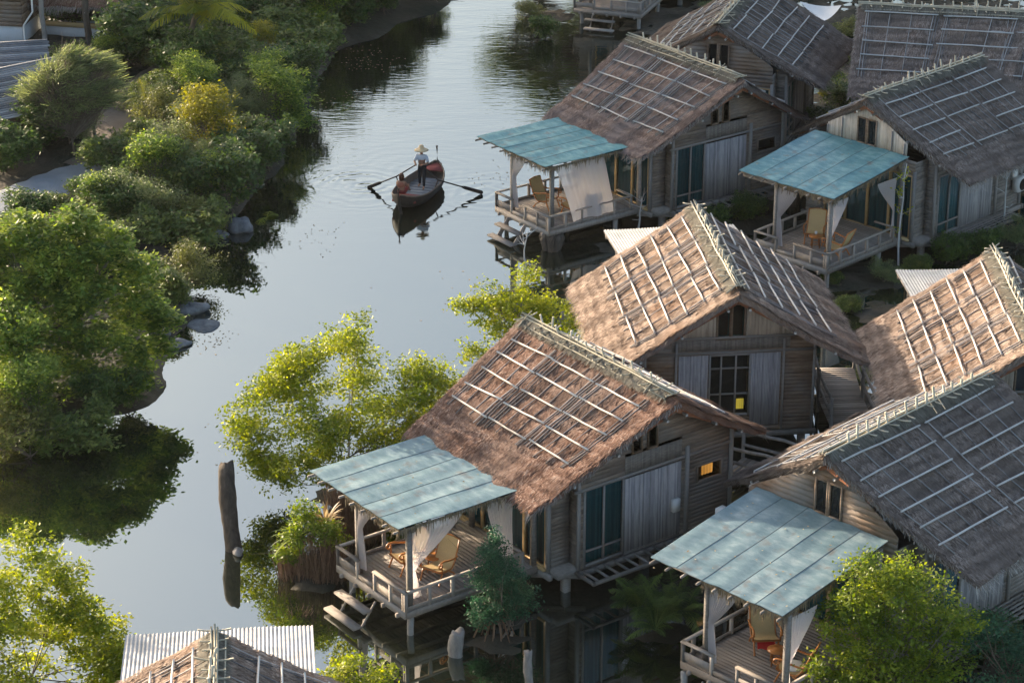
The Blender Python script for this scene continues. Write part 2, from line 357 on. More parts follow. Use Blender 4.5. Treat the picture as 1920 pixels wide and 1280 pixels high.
b.add(np.stack([X,Y,Z], -1), np.stack([idx[:-1,:-1],idx[:-1,1:],idx[1:,1:],idx[1:,:-1]], -1), tone=.5)
tag(b.build('ground', M['ground'], smooth=True), kind='structure')
b = MB(); b.add([(-900,-300,0),(900,-300,0),(900,1500,0),(-900,1500,0)], [(0,1,2,3)], tone=.5)
tag(b.build('river', M['water']), kind='structure')
def ribbon(name, pts, w, mat, off=.05):
    pts = np.array(pts); t = unit(np.gradient(pts, axis=0)); n = np.stack([-t[:,1], t[:,0]], 1)
    w = np.broadcast_to(w, (len(pts),)); b = MB(); K = 7; V = []
    for p, nn, ww in zip(pts, n, w):
        for k in np.linspace(-1, 1, K):
            q = p+nn*ww/2*k; V.append((q[0], q[1], gz(*q)+off*(1 if abs(k) < .99 else -1)))
    m = len(pts); idx = np.arange(m*K).reshape(m, K)
    b.add(V, np.stack([idx[:-1,:-1],idx[:-1,1:],idx[1:,1:],idx[1:,:-1]], -1), tone=.5)
    return tag(b.build(name, mat, smooth=True), kind='structure')
def dens(pts, n=40):
    pts = np.array(pts, float); d = np.concatenate([[0], np.cumsum(np.hypot(*np.diff(pts, axis=0).T))])
    s = np.linspace(0, d[-1], n); return np.stack([np.interp(s, d, pts[:,0]), np.interp(s, d, pts[:,1])], 1)
ribbon('path', dens([at(-80,420,.9), at(20,385,.9), at(110,345,.9), at(190,318,.9)]), np.linspace(3.2,2.6,40), M['asphalt'])
ribbon('dirt_path', dens([at(150,320,.9), at(195,300,.9), at(205,260,.9), at(235,205,.9), at(285,150,.9), at(330,120,.9)]), np.linspace(2.4,1.8,40), M['dirt'], .04)

# ---------------------------------------------------------------- thatched roof
RISE = .6      # slope of every cottage roof
def thatch_slope(b, tips, ra, rb, ea, eb, inner, n_blades, seed, fr_len=.38):
    """one slope: ridge a-b, eave a-b.  b = thatch mesh, tips = fringe mesh"""
    r = np.random.default_rng(seed)
    ra, rb, ea, eb = [np.array(p, float) for p in (ra, rb, ea, eb)]
    def S(s, t):
        s = np.asarray(s)[...,None]; t = np.asarray(t)[...,None]
        p = (ra*(1-s)+rb*s)*(1-t)+(ea*(1-s)+eb*s)*t
        return p
    nrm = unit(np.cross(rb-ra, ea-ra)); nrm = nrm*np.sign(nrm[2])
    along = unit(rb-ra)
    def bumpf(s, t):
        L = np.linalg.norm(rb-ra)
        return (.030*np.sin(s*L*2.3+seed)+.022*np.sin(s*L*5.1+t*7+seed*2)+.02*np.sin(t*23+s*4)) - .16*t*(1-t) - .05*np.maximum(0, np.abs(2*s-1)-.85)*6*.3
    def SS(s, t):
        return S(s, t)+nrm*bumpf(np.asarray(s), np.asarray(t))[...,None]
    n, m = 34, 26
    s = np.linspace(0,1,n); t = np.linspace(0,1,m); Sg, Tg = np.meshgrid(s, t)
    # ragged, slightly wavy eave line
    wav = np.interp(s, np.linspace(0,1,12), r.normal(0,.018,12))+np.interp(s, np.linspace(0,1,4), r.normal(0,.02,4))
    Tg = Tg*(1+wav[None,:])
    top = SS(Sg, Tg)+r.normal(0,.008,(m,n,1))*nrm
    bot = top - nrm*np.interp(t, [0,.8,1], [.2,.2,.1])[:,None,None]
    V = np.concatenate([top.reshape(-1,3), bot.reshape(-1,3)]); N = n*m; I = np.arange(N).reshape(m, n)
    q = [np.stack([I[:-1,:-1],I[:-1,1:],I[1:,1:],I[1:,:-1]], -1).reshape(-1,4)]
    q.append(q[0][:,::-1]+N)
    for e in (I[0], I[-1], I[:,0], I[:,-1]): q.append(np.stack([e[:-1], e[1:], e[1:]+N, e[:-1]+N], -1))
    q = np.concatenate(q); b.add(V, q, tone=r.uniform(.2,.5,len(q)))
    down = unit((ea+eb)/2-(ra+rb)/2)
    # straw
    k = n_blades; s = r.uniform(-.004,1.004,k); t = r.uniform(-.01,.99,k)**.95
    P = SS(s, t)+nrm*r.uniform(.0,.02,(k,1))
    ang = r.normal(0,.22,k)[:,None]
    D = down*np.cos(ang)+along*np.sin(ang)+nrm*r.uniform(.0,.16,(k,1))
    side = unit(np.cross(D, nrm))
    clump = .5+.5*np.sin(s*11+seed+3*np.sin(t*4+seed))*np.sin(t*7+seed*3+2*np.sin(s*9))
    b.blades(P, unit(D), side, r.uniform(.10,.40,k), r.uniform(.010,.034,k), np.clip(r.beta(2,2,k)*.82+clump*.18,0,1))
    # courses: each layer of thatch ends in a slightly raised lip
    for tc in np.linspace(.09,.97,13):
        kk = int(k/20); s = r.uniform(0,1,kk); t = np.clip(tc+r.normal(0,.012,kk)+.010*np.sin(s*9+tc*40)+.006*np.sin(s*27+tc*11),0,1)
        P = SS(s, t)+nrm*.045; ang = r.normal(0,.25,kk)[:,None]; D = down*np.cos(ang)+along*np.sin(ang)-nrm*.02
        b.blades(P, unit(D), unit(np.cross(D, nrm)), r.uniform(.10,.22,kk), r.uniform(.02,.05,kk), r.uniform(.1,1,kk))
    # fringe along the eave
    k = int(np.linalg.norm(eb-ea)*95); s = r.uniform(0,1,k); t = 1+np.interp(s, np.linspace(0,1,12), wav[np.linspace(0,n-1,12).astype(int)])-r.uniform(0,.05,k)
    P = SS(s, t)-nrm*r.uniform(0,.12,(k,1)); ang = r.normal(0,.30,k)[:,None]
    D = down*np.cos(ang)+along*np.sin(ang)+np.array((0,0,-1.))*r.uniform(.0,.9,(k,1)); D = unit(D)
    LL = fr_len*r.uniform(.35,1.25,k)*(1+.5*np.sin(s*23+seed)*np.sin(s*7.7))
    tips.blades(P, D, unit(np.cross(D, nrm)+r.normal(0,.2,(k,3))), LL, r.uniform(.012,.035,k), r.uniform(0,1,k))
    # ragged rakes
    for e, sg in ((0,-1),(1,1)):
        k = 420; t = r.uniform(0,1,k); P = SS(np.full(k, float(e)), t)-nrm*r.uniform(0,.18,(k,1)); ang = r.uniform(-.1,1.1,k)[:,None]*sg
        D = unit(down*np.cos(ang)+along*np.sin(ang)-nrm*r.uniform(0,.3,(k,1)))
        tips.blades(P, D, unit(np.cross(D, nrm)), r.uniform(.06,.2,k), r.uniform(.012,.03,k), r.uniform(0,.8,k))
    return SS, nrm, along, down

def lattice(b, SS, nrm, ridge_len, slope_len, style, seed):
    r = np.random.default_rng(seed+50)
    up = nrm*.075
    rows, cols, t0, t1, s0, s1, double = style
    ts = np.linspace(t0, t1, rows)
    seglen = (s1-s0)/cols
    def line(sa, ta, sb, tb, rad, off, tone, n=5):
        s = np.linspace(sa, sb, n); t = np.linspace(ta, tb, n)
        if tone > 1.5:
            P0 = SS(np.array([sa,(sa+sb)/2,sb]), np.array([ta,(ta+tb)/2,tb])); f = np.linspace(0,1,n)[:,None]
            P = P0[0]*(1-f)+P0[2]*f+nrm*(off+max(0, float((P0[1]-(P0[0]+P0[2])/2)@nrm)))+r.normal(0,.005,(n,3))
        else: P = SS(s, t)+nrm*off+r.normal(0,.006,(n,3))
        b.tube(P, rad, 5, tone)
    for ci in range(cols):
        sa = s0+ci*seglen; sb = sa+seglen*.91; drop = 0
        xs = np.linspace(sa+.014, sb-.014, 4) if double else np.linspace(sa+.012, sb-.012, 5 if cols <= 3 else 4)
        for i, x in enumerate(xs):
            tt0 = max(.04, t0-.06+r.normal(0,.01)); tt1 = t1+.05+r.normal(0,.015)
            dd = (-.008, .008) if (double and i in (0,3)) else (0,)
            for d in dd:
                j = r.normal(0,.002); line(x+d+j, tt0, x+d-j, tt1, .019, .065, r.uniform(.1,1.0))
            if double and i in (0,3): line(x+.022, tt0+.03, x+.024, tt1-.03, .02, .045, r.uniform(.0,.12))  # extra dark stick beside each end pair stands in for its shadow
        for k, tr in enumerate(ts):
            if r.random() < .03: continue
            j = r.normal(0,.006); line(sa-.004+j, tr+r.normal(0,.004), sb+.004+j, tr+r.normal(0,.006), .031, .105, 2.0)

def ridge_crest(b, cap, p, q, seed, side):
    """bamboo crest along the ridge p-q: spine poles, upright pegs and curved cross pieces"""
    r = np.random.default_rng(seed+90); p = np.array(p, float); q = np.array(q, float); L = np.linalg.norm(q-p); d = unit(q-p)
    z = np.array((0,0,1.))
    for o in (-.07,.0,.07):
        n = 8; P = p+(q-p)*np.linspace(-.02,1.02,n)[:,None]+side*o+z*(.10+(.06 if o == 0 else 0))+r.normal(0,.012,(n,3)); b.tube(P, .026, 6, r.uniform(.4,1))
    for o in (-.24,):
        P = p+(q-p)*np.linspace(.0,1.,8)[:,None]+side*o+z*(-.06)+r.normal(0,.012,(8,3)); b.tube(P, .022, 6, r.uniform(.2,.8))
    k = int(L/.42)
    for i in range(k+1):
        c = p+(q-p)*(i/k)+d*r.normal(0,.03); h = r.uniform(.24,.50)
        if .1 < i/k < .93: b.tube([c-z*.02+side*.05, c+z*h+side*r.normal(.0,.05)+d*r.normal(0,.05)], .036, 6, r.uniform(.5,1))
        if r.random() < .25: continue
        w = r.uniform(.26,.46); tl = r.normal(0,.16)
        P = [c+side*x+z*(.06+.5*x*x-.10*abs(x))+d*tl*x for x in np.linspace(-w,w,7)]
        b.tube(P, .024, 5, r.uniform(.3,1))
        # bound X pieces
        if r.random() < .35:
            sg = r.choice([-1,1]); b.tube([c+side*.36*sg-z*.13+d*.1, c-side*.14*sg+z*.3+d*.14], .018, 5, r.uniform(.2,.8))
    # cap of bundled grass
    for sg in (-1,1):
        k = int(L*150); s = r.uniform(0,1,k)[:,None]; P = p+(q-p)*s+z*r.uniform(.02,.07,(k,1)); ang = r.normal(0,.35,k)[:,None]
        D = unit(side*sg*np.cos(ang)*.857+z*(-.515)+d*np.sin(ang)); nn = unit(side*sg*.515+z*.857)
        cap.blades(P+nn*.04, D, unit(np.cross(D, nn)), r.uniform(.28,.5,k), r.uniform(.02,.05,k), r.uniform(0,1,k))

# ---------------------------------------------------------------- cottage parts
def sub(intv, cuts):
    out = [intv]
    for (a, b) in cuts:
        nx = []
        for (s, e) in out:
            if b <= s or a >= e: nx.append((s, e))
            else:
                if a > s: nx.append((s, a))
                if b < e: nx.append((b, e))
        out = nx
    return [(s, e) for s, e in out if e-s > .02]

def siding(b, o, d, n, ext, z0, z1, holes=(), bh=.13, horizontal=True, tones=(0,1), split=1.9):
    """boards on the wall through o (x,y) running d (unit x,y), facing n; ext(z)->(s0,s1)"""
    o = np.array(o, float); d = np.array(d, float); n = np.array(n, float)
    def slab(sa, sb, za, zb, t0, t1, tone, xa=0, xb=0):
        P = lambda s, z, w: (*(o+d*s+n*w), z)
        b.hexa([P(sa-xa,za,-.03),P(sb+xb,za,-.03),P(sb+xb,za,t0),P(sa-xa,za,t0)], [P(sa,zb,-.03),P(sb,zb,-.03),P(sb,zb,t1),P(sa,zb,t1)], tone)
    if horizontal:
        z = z0
        while z < z1-.02:
            zt = min(z+bh, z1); e = ext(zt)
            if e[1]-e[0] > .05:
                cuts = [(h[0], h[1]) for h in holes if h[2] < zt-.01 and h[3] > z+.01]
                for (s, t) in sub(e, cuts):
                    k = max(1, int(round((t-s)/split))); cc = np.linspace(s, t, k+1)
                    for i in range(k): slab(cc[i], cc[i+1]-.004, z, zt+.006, .042, .018, random.uniform(*tones), max(0, s-ext(z)[0]) if i == 0 and abs(s-e[0]) < 1e-6 else 0, max(0, ext(z)[1]-t) if i == k-1 and abs(t-e[1]) < 1e-6 else 0)
            z += bh
    else:
        e = ext(z0); s = e[0]
        while s < e[1]-.005:
            t = min(s+bh, e[1]); mid = (s+t)/2
            cuts = [(h[2], h[3]) for h in holes if h[0] < t-.005 and h[1] > s+.005]
            zt = z1(mid) if callable(z1) else z1
            for (a, c) in sub((z0, zt), cuts): slab(s, t-.003, a, c, .02+random.random()*.008, .02, random.uniform(*tones))
            s += bh

def frame_rect(b, o, d, n, s0, s1, z0, z1, w=.06, t=.07, mull=(), trans=()):
    o = np.array(o, float); d = np.array(d, float); n = np.array(n, float)
    def bar(sa, sb, za, zb, tt=t):
        P = lambda s, z, x: (*(o+d*s+n*x), z)
        b.hexa([P(sa,za,-.02),P(sb,za,-.02),P(sb,za,tt),P(sa,za,tt)], [P(sa,zb,-.02),P(sb,zb,-.02),P(sb,zb,tt),P(sa,zb,tt)])
    bar(s0-w, s0, z0-w, z1+w); bar(s1, s1+w, z0-w, z1+w); bar(s0, s1, z1, z1+w); bar(s0, s1, z0-w, z0)
    for m in mull: bar(m-w*.4, m+w*.4, z0, z1, t-.012)
    for m in trans: bar(s0, s1, m-w*.35, m+w*.35, t-.02)

def opening(root, o, d, n, s0, s1, z0, z1, framemat, mull=(), trans=(), kind='window', drape=True, w=.06, glow=None):
    """framed opening with glass, drape or dark room behind"""
    o2 = np.array(o, float); d = np.array(d, float); n = np.array(n, float)
    f = MB(); frame_rect(f, o, d, n, s0, s1, z0, z1, w, mull=mull, trans=trans); fo = f.build(kind, M[framemat], root)
    P = lambda s, z, x: (*(o2+d*s+n*x), z)
    g = MB(); g.add([P(s0,z0,.022),P(s1,z0,.022),P(s1,z1,.022),P(s0,z1,.022)], [(0,1,2,3)], tone=.5); g.build('pane', M['glass'], fo)
    if drape:
        k = max(8, int((s1-s0)/.05)); V = []; cu = MB()
        for i in range(k+1):
            s = s0+(s1-s0)*i/k; x = -.06+.035*math.sin(i*1.9)
            V += [P(s,z0,x), P(s,z1,x*.8)]
        cu.add(V, [(2*i,2*i+2,2*i+3,2*i+1) for i in range(k)], tone=np.random.rand(k)); cu.build('drape', M['tealcurtain'], fo)
    else:
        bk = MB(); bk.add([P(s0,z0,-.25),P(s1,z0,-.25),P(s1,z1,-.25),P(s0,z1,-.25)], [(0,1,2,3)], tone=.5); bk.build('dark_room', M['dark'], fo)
        for (a, c, e, h, mt, nm) in (glow or ()):
            gl = MB(); kk = 14; ss_ = np.linspace(a, c, kk+1); V = []
            for q_, s_ in enumerate(ss_): V += [P(s_,e,-.17+.02*math.sin(q_*1.7)), P(s_,h,-.17+.02*math.sin(q_*1.7))]
            gl.add(V, [(2*q_,2*q_+2,2*q_+3,2*q_+1) for q_ in range(kk)], tone=np.array([.55+.45*math.sin(q_*1.7)*(.5) + .3*q_/kk for q_ in range(kk)])); gl.build(nm, M[mt], fo)
    return fo

FLOOR = 1.84     # deck level in a cottage's own coordinates
ZB = -.95        # cottages' own zero below the water surface (the decks stand .9 m above the river)
U0, U1, V0, V1 = -5.6, 0.0, .55, 7.0

def rough_post(b, x, y, z0, z1, r, tone=None, n=7, thick=False):
    k = 7; z = np.linspace(z0, z1, k); P = np.stack([x+rng.normal(0,r*.12,k), y+rng.normal(0,r*.12,k), z], 1)
    rr = r*(1+rng.normal(0,.06,k))*(1 if not thick else np.interp(np.linspace(0,1,k), [0,.7,1], [1.0,1.0,1.5]))
    b.tube(P, rr, n, tone)

def curtain(name, pts_top, pts_bot, label, group, tie=None, cinch=.12, folds=10, root=None, loc=None):
    """hanging cloth from a top line to a bottom line; tie = (height fraction) where it is gathered towards its start"""
    a, b_ = [np.array(p, float) for p in pts_top]; c, e = [np.array(p, float) for p in pts_bot]
    n = folds*6; m = 16; V = []
    perp = unit(np.cross(b_-a, (0,0,1)))
    for j in range(m+1):
        t = j/m
        for i in range(n+1):
            s = i/n; top = a+(b_-a)*s; bot = c+(e-c)*s
            if tie is not None:
                if t < tie:
                    f = t/tie; w = 1-(1-cinch)*f**1.6; p = a+(b_-a)*s*w; p = np.array((p[0], p[1], a[2]+(c[2]-a[2])*t - .18*s*math.sin(math.pi*f)*0 ))
                    # swag: the outer edge keeps a sagging diagonal
                    tz = t*(1-.35*s*(1-f)); p[2] = a[2]+(c[2]-a[2])*tz
                else:
                    f = (t-tie)/(1-tie); w = cinch*(1+.9*f); p = a+(b_-a)*s*w; p[2] = a[2]+(c[2]-a[2])*t
            else: p = top+(bot-top)*t; p = p+perp*(.05*math.sin(s*9.3+t*2.1)+.03*math.sin(s*21+1.3*t+1)-.03*math.sin(s*14-t*3))
            amp = .008 if tie is None else .03
            V.append(p+perp*amp*math.sin(s*folds*2*math.pi+.6*math.sin(t*5))*(1 if t > .03 else .3)+perp*.05*math.sin(t*3+s*2))
    I = np.arange((n+1)*(m+1)).reshape(m+1, n+1); mb = MB()
    mb.add(V, np.stack([I[:-1,:-1],I[:-1,1:],I[1:,1:],I[1:,:-1]], -1), tone=.5)
    o = mb.build(name, M['sheer'], None, smooth=True); o.location = loc[0]; o.rotation_euler = (0,0,loc[1])
    return tag(o, label, 'curtain', group)

def cottage(nm, x, y, yaw, kind, label, th, roofmat, porch='teal', group='thatched cottages on stilts', front='reedwarm', gable='brownwood',
            detail=True, seed=1, style=None, crest=True, lat='pole', polemix=0, curtains=(), blades=20000, ustart=None, fringe_under=True, steps='two', pdv=0.0, has_porch=True, thickpost=False, rail_glow=False):
    root = empty('cottage', (x, y, ZB), R(yaw)); tag(root, label, 'cottage', group)
    # ---- roof frame: 'P' ridge along u, 'G' ridge along v
    zr = 7.0
    if kind == 'P':
        rc = 3.72; hw = 4.35; a0, a1 = (ustart if ustart is not None else -5.95), 1.42; e0, e1 = a0+.0, .38
        T = lambda a, c, z: (a, c, z)
        side = np.array((0,1.,0)); zroof = lambda u, v: zr-.26-RISE*abs(v-rc)
    else:
        rc = -2.8; hw = 4.3; a0, a1 = .22, 8.12; e0, e1 = (1.3 if porch != 'corr' else (-.35 if seed == 7 else .75)), 8.35
        T = lambda a, c, z: (c, a, z)
        side = np.array((1.,0,0)); zroof = lambda u, v: zr-.26-RISE*abs(u-rc)
    ze = zr-RISE*hw
    tb, tp, lt, cr, cp_, rk, bt = MB(), MB(), MB(), MB(), MB(), MB(), MB()
    lt2 = MB()
    for sg in (-1, 1):
        ex0, ex1 = e0, e1
        SS, nrm, al, dn = thatch_slope(tb, tp, T(a0,rc,zr), T(a1,rc,zr), T(ex0,rc+sg*hw,ze), T(ex1,rc+sg*hw,ze), None, blades, seed*7+sg+3)
        lattice(lt, SS, nrm, a1-a0, hw*1.17, style or (5,3,.14,.66,.04,.93,True), seed*3+sg)
    ro = tb.build('thatched_roof', M[th], root)
    tp.build('straw_fringe', M['tip' if th != 'thatch_red' else 'tip'], ro)
    # split lattice into long poles and thin sticks by tone
    for i, (nmm, mt, cond) in enumerate((('bamboo_pole_grid', lat, lambda t: t > 1.5), ('lattice_and_shadow_sticks', 'stick' if lat == 'pole' else 'stickgrey', lambda t: t <= 1.5))):
        mb = MB(); V = np.concatenate(lt.v); Q = np.concatenate(lt.q); Tn = np.concatenate(lt.qt); Tr = np.concatenate(lt.t); Tt = np.concatenate(lt.tt)
        q = Q[cond(Tn)]; t = Tr[cond(Tt)]; used = np.unique(np.concatenate([q.ravel(), t.ravel()])); mp = np.full(len(V), -1); mp[used] = np.arange(len(used))
        r_ = np.random.default_rng(seed)
        mb.v = [V[used]]; mb.n = len(used); mb.q = [mp[q]]; mb.t = [mp[t]]
        tv = (Tn[cond(Tn)] if i else np.repeat(r_.uniform(.2,1,(len(q)+19)//20), 20)[:len(q)]); mb.qt = [tv]; mb.tt = [Tt[cond(Tt)] if i else np.full(len(t), .6)]
        mb.build(nmm, M[mt], ro)
    if crest:
        ridge_crest(cr, cp_, T(a0+.1,rc,zr+.03), T(a1-.35,rc,zr+.03), seed, side)
        cr.build('ridge_crest', M['crest'], ro); cp_.build('ridge_cap', M['capgrass'], ro)
    # rake boards and batten ends below the gable overhang
    for (a, e, s2) in ((a1, e1, -1), (a0, e0, 1)):
        for sg in (-1, 1):
            rk, bt = MB(), MB()
            p = np.array(T(a+s2*.16, rc+sg*.02, zr-.36)); q = np.array(T(e+s2*.16, rc+sg*(hw-.25), ze-.03)); rk.beam(p, q, .05, .15, tone=random.random())
            dirv = np.array(T(1.,0,0))
            for k in range(7):
                f = (k+.6)/7; c = p*(1-f)+q*f+np.array((0,0,.10)); bt.beam(c-dirv*s2*random.uniform(.02,.12), c+dirv*s2*1.1, .05, .045, tone=random.random())
            for c0 in (.35, 1.9, 3.3):
                f = c0/hw; c = p*(1-f)+q*f+np.array((0,0,-.04)); bt.tube([c-dirv*s2*.22, c+dirv*s2*1.3], .045, 7, random.uniform(.5,1))
            rk.build('rake_board', M['redwood'], ro); bt.build('roof_battens', M['polegrey'], ro)
    # ---- walls.  east = u=U1 wall, north = v=V1, west = u=U0, south (porch) = v=V0
    zt = lambda u, v: zroof(u, v)-.02
    def gable_ext(lo, hi, c):     # ext(z) for a gable wall, in wall coordinate
        def f(z):
            w = (zr-.26-.02-z)/RISE; return (max(lo, c-w), min(hi, c+w))
        return f
    zE = 1.72
    def wall(name, mb, mat): return mb.build(name, M[mat], root)
    flat = lambda a, c: (lambda z: (a, c))
    # east wall (door, reed screen, plank end with small window)
    w = MB(); rs = MB(); holesE = [(1.5,2.86,FLOOR,4.22),(2.95,5.1,1.72,4.15),(5.72,6.62,3.3,3.78)]
    if kind == 'P':
        ztop = zr-.3; ext = gable_ext(1.3, V1, rc); gw = [(3.22,3.52,4.95,6.0),(3.80,4.10,4.95,6.05)]
        scr = (2.95,5.1,4.3,4.85)
        siding(w, (U1,0), (0,1), (1,0), ext, zE, ztop, holesE+gw+[scr], tones=(.1,.9))
        for (a, c, z0, z1) in gw: opening(root, (U1,0), (0,1), (1,0), a, c, z0, z1, 'brownwood', kind='gable_window', drape=False, w=.05)
        s_ = MB(); siding(s_, (U1,0), (0,1), (1,0), flat(scr[0],scr[1]), scr[2], scr[3], horizontal=False, bh=.045, tones=(.0,.5)); wall('woven_panel', s_, 'greywood')
    else:
        ztop = zt(U1, 0); siding(w, (U1,0), (0,1), (1,0), flat(1.3,V1), zE, ztop, holesE, tones=(.1,.9))
    siding(rs, (U1,0), (0,1), (1,0), flat(2.95,5.1), 1.78, 4.15, horizontal=False, bh=.05, tones=(0,1)); 
    for s in (3.65, 4.4): frame_rect(rs, (U1,0), (0,1), (1,0), s, s+.001, 1.8, 4.13, .02, .045)
    wall('reed_screen', rs, 'reed')
    opening(root, (U1,0), (0,1), (1,0), 1.5, 2.86, FLOOR, 4.22, 'greyframe', mull=(2.18,), trans=(FLOOR+.42,), kind='glass_door', w=.07)
    opening(root, (U1,0), (0,1), (1,0), 5.72, 6.62, 3.3, 3.78, 'brownwood', kind='side_window', drape=False, w=.04,
            glow=[(6.05,6.5,3.32,3.76,'roomglow','lit_curtain')] if rail_glow else None)
    # pilasters
    class Trim:
        def beam(self, *a, **k): m_ = MB(); m_.beam(*a, **k); m_.build('trim_post', M['greyframe'], root)
    tr = Trim(); tr.beam((U1+.06,5.28,1.72), (U1+.06,5.28,4.6), .10, .12, (0,1,0)); tr.beam((U1+.03,V1,1.72), (U1+.03,V1,4.9 if kind=='P' else 4.95), .12, .12, (0,1,0))
    tr.beam((-.45,V0-.02,1.72), (-.45,V0-.02,4.55), .12, .12, (0,1,0)); tr.beam((U1,1.28,1.72), (U1,1.28,4.75), .10, .10, (0,1,0))
    if kind == 'P': tr.beam((U1+.05,1.1,4.28), (U1+.05,V1,4.28), .07, .08)
    # bay: recessed return by the porch corner
    siding(w, (-.45,0), (0,1), (1,0), flat(V0,1.3), zE, min(4.9, zt(-.45,V0)), (), tones=(.1,.8))
    siding(w, (0,1.3), (1,0), (0,-1), flat(-.45,0), zE, 5.0 if kind=='P' else 5.0, (), tones=(.1,.8))
    wall('plank_wall', w, 'greywood' if kind == 'G' else 'mixwood')
    # north wall
    w = MB()
    if kind == 'G':
        c = rc; ext = gable_ext(U0, U1, rc); win = (c-.63,c+.62,2.35,4.4); gw = [(c+.05,c+.42,5.0,6.05),(c-.42,c-.05,5.0,6.15)]
        scr = (c-1.95,c+1.9,4.6,5.0); pan = [(c-1.66,c-.7,1.9,4.45),(c+.7,c+1.66,1.9,4.45)]; top = [(c-2.6,c-.5,5.1,5.9),(c+.5,c+2.6,5.1,5.9)]
        cutg = [(c-1.5,c-.5,5.1,6.1),(c+.5,c+1.5,5.1,6.1)]
        siding(w, (0,V1), (1,0), (0,1), ext, zE, zr-.3, [win,scr]+pan+gw, tones=(.1,.9))
        wall('gable_wall', w, 'brownwood')
        opening(root, (0,V1), (1,0), (0,1), *win, 'greyframe', mull=(c+.28,c-.2), trans=(3.05,3.95), kind='large_window', drape=False, w=.06,
                glow=[(c-.54,c-.30,2.42,2.78,'lampglow','lamp')] if rail_glow else None)
        for g_ in gw: opening(root, (0,V1), (1,0), (0,1), *g_, 'brownwood', kind='gable_window', drape=False, w=.05)
        for p_ in pan:
            s_ = MB(); siding(s_, (0,V1), (1,0), (0,1), flat(p_[0],p_[1]), p_[2], p_[3], horizontal=False, bh=.05, tones=(0,1)); wall('reed_shutter', s_, 'reed')
        s_ = MB(); siding(s_, (0,V1), (1,0), (0,1), flat(scr[0],scr[1]), scr[2], scr[3], horizontal=False, bh=.05, tones=(0,.6)); wall('woven_panel', s_, 'greywood')
        for sg in (-1,1):     # pale reed triangles in the gable, set proud of the boards
            s_ = MB(); a, cc = (c+.5, c+2.5) if sg > 0 else (c-2.5, c-.5)
            siding(s_, (0,V1+.03), (1,0), (0,1), flat(a,cc), 5.08, lambda s: max(5.1, zr-.42-RISE*abs(s-c)), horizontal=False, bh=.055, tones=(.2,1)); wall('gable_reed_panel', s_, 'reedwarm')
        for zz in (4.52, 5.04): tr.beam((U0,V1+.05,zz), (U1,V1+.05,zz), .06, .07)
        for uu in (c-1.75, c+1.75, U0+.05, U1-.05): tr.beam((uu,V1+.05,1.72), (uu,V1+.05,4.9), .07, .06, (0,1,0))
    else:
        siding(w, (0,V1), (1,0), (0,1), flat(U0,U1), zE, zt(0,V1), (), tones=(.1,.9)); wall('rear_wall', w, 'brownwood')
    # west wall
    w = MB()
    siding(w, (U0,0), (0,1), (-1,0), gable_ext(V0,V1,rc) if kind == 'P' else flat(V0,V1), zE, zr-.3 if kind == 'P' else zt(U0,0), (), tones=(.1,.9)); wall('side_wall', w, 'greywood')
    # south wall behind the porch: glass doors between timber posts
    w = MB(); g0 = -4.7; g1 = -.52
    top = 4.32
    if kind == 'G':
        c = rc; gw = [(c-.42,c-.06,5.15,6.1),(c+.06,c+.42,5.15,6.1)]; ext = gable_ext(U0, -.45, rc)
        if front == 'reedwarm':
            siding(w, (0,V0), (1,0), (0,-1), ext, 4.42, 4.95, (), tones=(.4,1)); w2 = MB()
            siding(w2, (0,V0), (1,0), (0,-1), flat(U0+.9,-.9), 5.0, lambda s: max(5.0, zr-.3-RISE*abs(s-c)), gw, horizontal=False, bh=.06, tones=(.3,1)); wall('gable_reed_panel', w2, 'reedwarm')
            wall('gable_wall', w, 'brownwood')
            for s in (c-1.9,c-1.2,c+1.2,c+1.8): tr.beam((s,V0-.05,4.95), (s,V0-.05,zr-.36-RISE*abs(s-c)), .05, .05, (0,1,0))
            tr.beam((U0+.8,V0-.06,4.97), (-.8,V0-.06,4.97), .06, .09)
        else:
            siding(w, (0,V0), (1,0), (0,-1), ext, 4.42, zr-.3, gw, bh=.17, tones=(.1,.8)); wall('gable_wall', w, 'brownwood')
        for g_ in gw: opening(root, (0,V0), (1,0), (0,-1), *g_, 'brownwood', kind='gable_window', drape=False, w=.05)
        w = MB()
    else: siding(w, (0,V0), (1,0), (0,-1), flat(U0,-.45), top+.1, zt(0,V0), (), tones=(.1,.9))
    siding(w, (0,V0), (1,0), (0,-1), flat(U0,-.45), zE, top+.1, [(g0,g1,FLOOR,top)], tones=(.1,.9)); wall('porch_wall', w, 'greywood')
    xs_ = np.linspace(g0, g1, 5)
    for i in range(4): opening(root, (0,V0), (1,0), (0,-1), xs_[i]+.05, xs_[i+1]-.05, FLOOR, top, 'goldwood', kind='porch_door', w=.05)
    sb = MB(); sb.beam((g0,V0-.12,FLOOR-.06), (g1+.05,V0-.12,FLOOR-.06), .10, .07); sb.build('door_sill', M['goldwood'], root)
    # floor platform, beams, stilts
    f = MB(); f.box(U0, U1, V0+.02, V1-.02, 1.60, 1.80, .4); f.beam((U0-.15,V0-.1,1.62), (-.2,V0-.1,1.62), .12, .16); f.beam((U1+.1,1.2,1.62), (U1+.1,V1+.2,1.62), .12, .16); f.beam((U0-.1,V1+.08,1.62),(U1+.2,V1+.08,1.62),.12,.16)
    f.beam((-.95,V0-.25,1.50), (.1,1.5,1.50), .14, .14)
    f.build('floor_frame', M['greywood'], root)
    for (u, v) in ((-.35,1.1),(-.15,3.9),(-.2,6.8),(-2.8,6.8),(-5.3,6.8),(-5.3,.8),(-2.8,.8),(-2.8,3.9)):
        s_ = MB(); s_.box(-.11+u, .11+u, v-.11, v+.11, -.9, 1.6, random.random()); s_.build('stilt', M['greywood'], root)
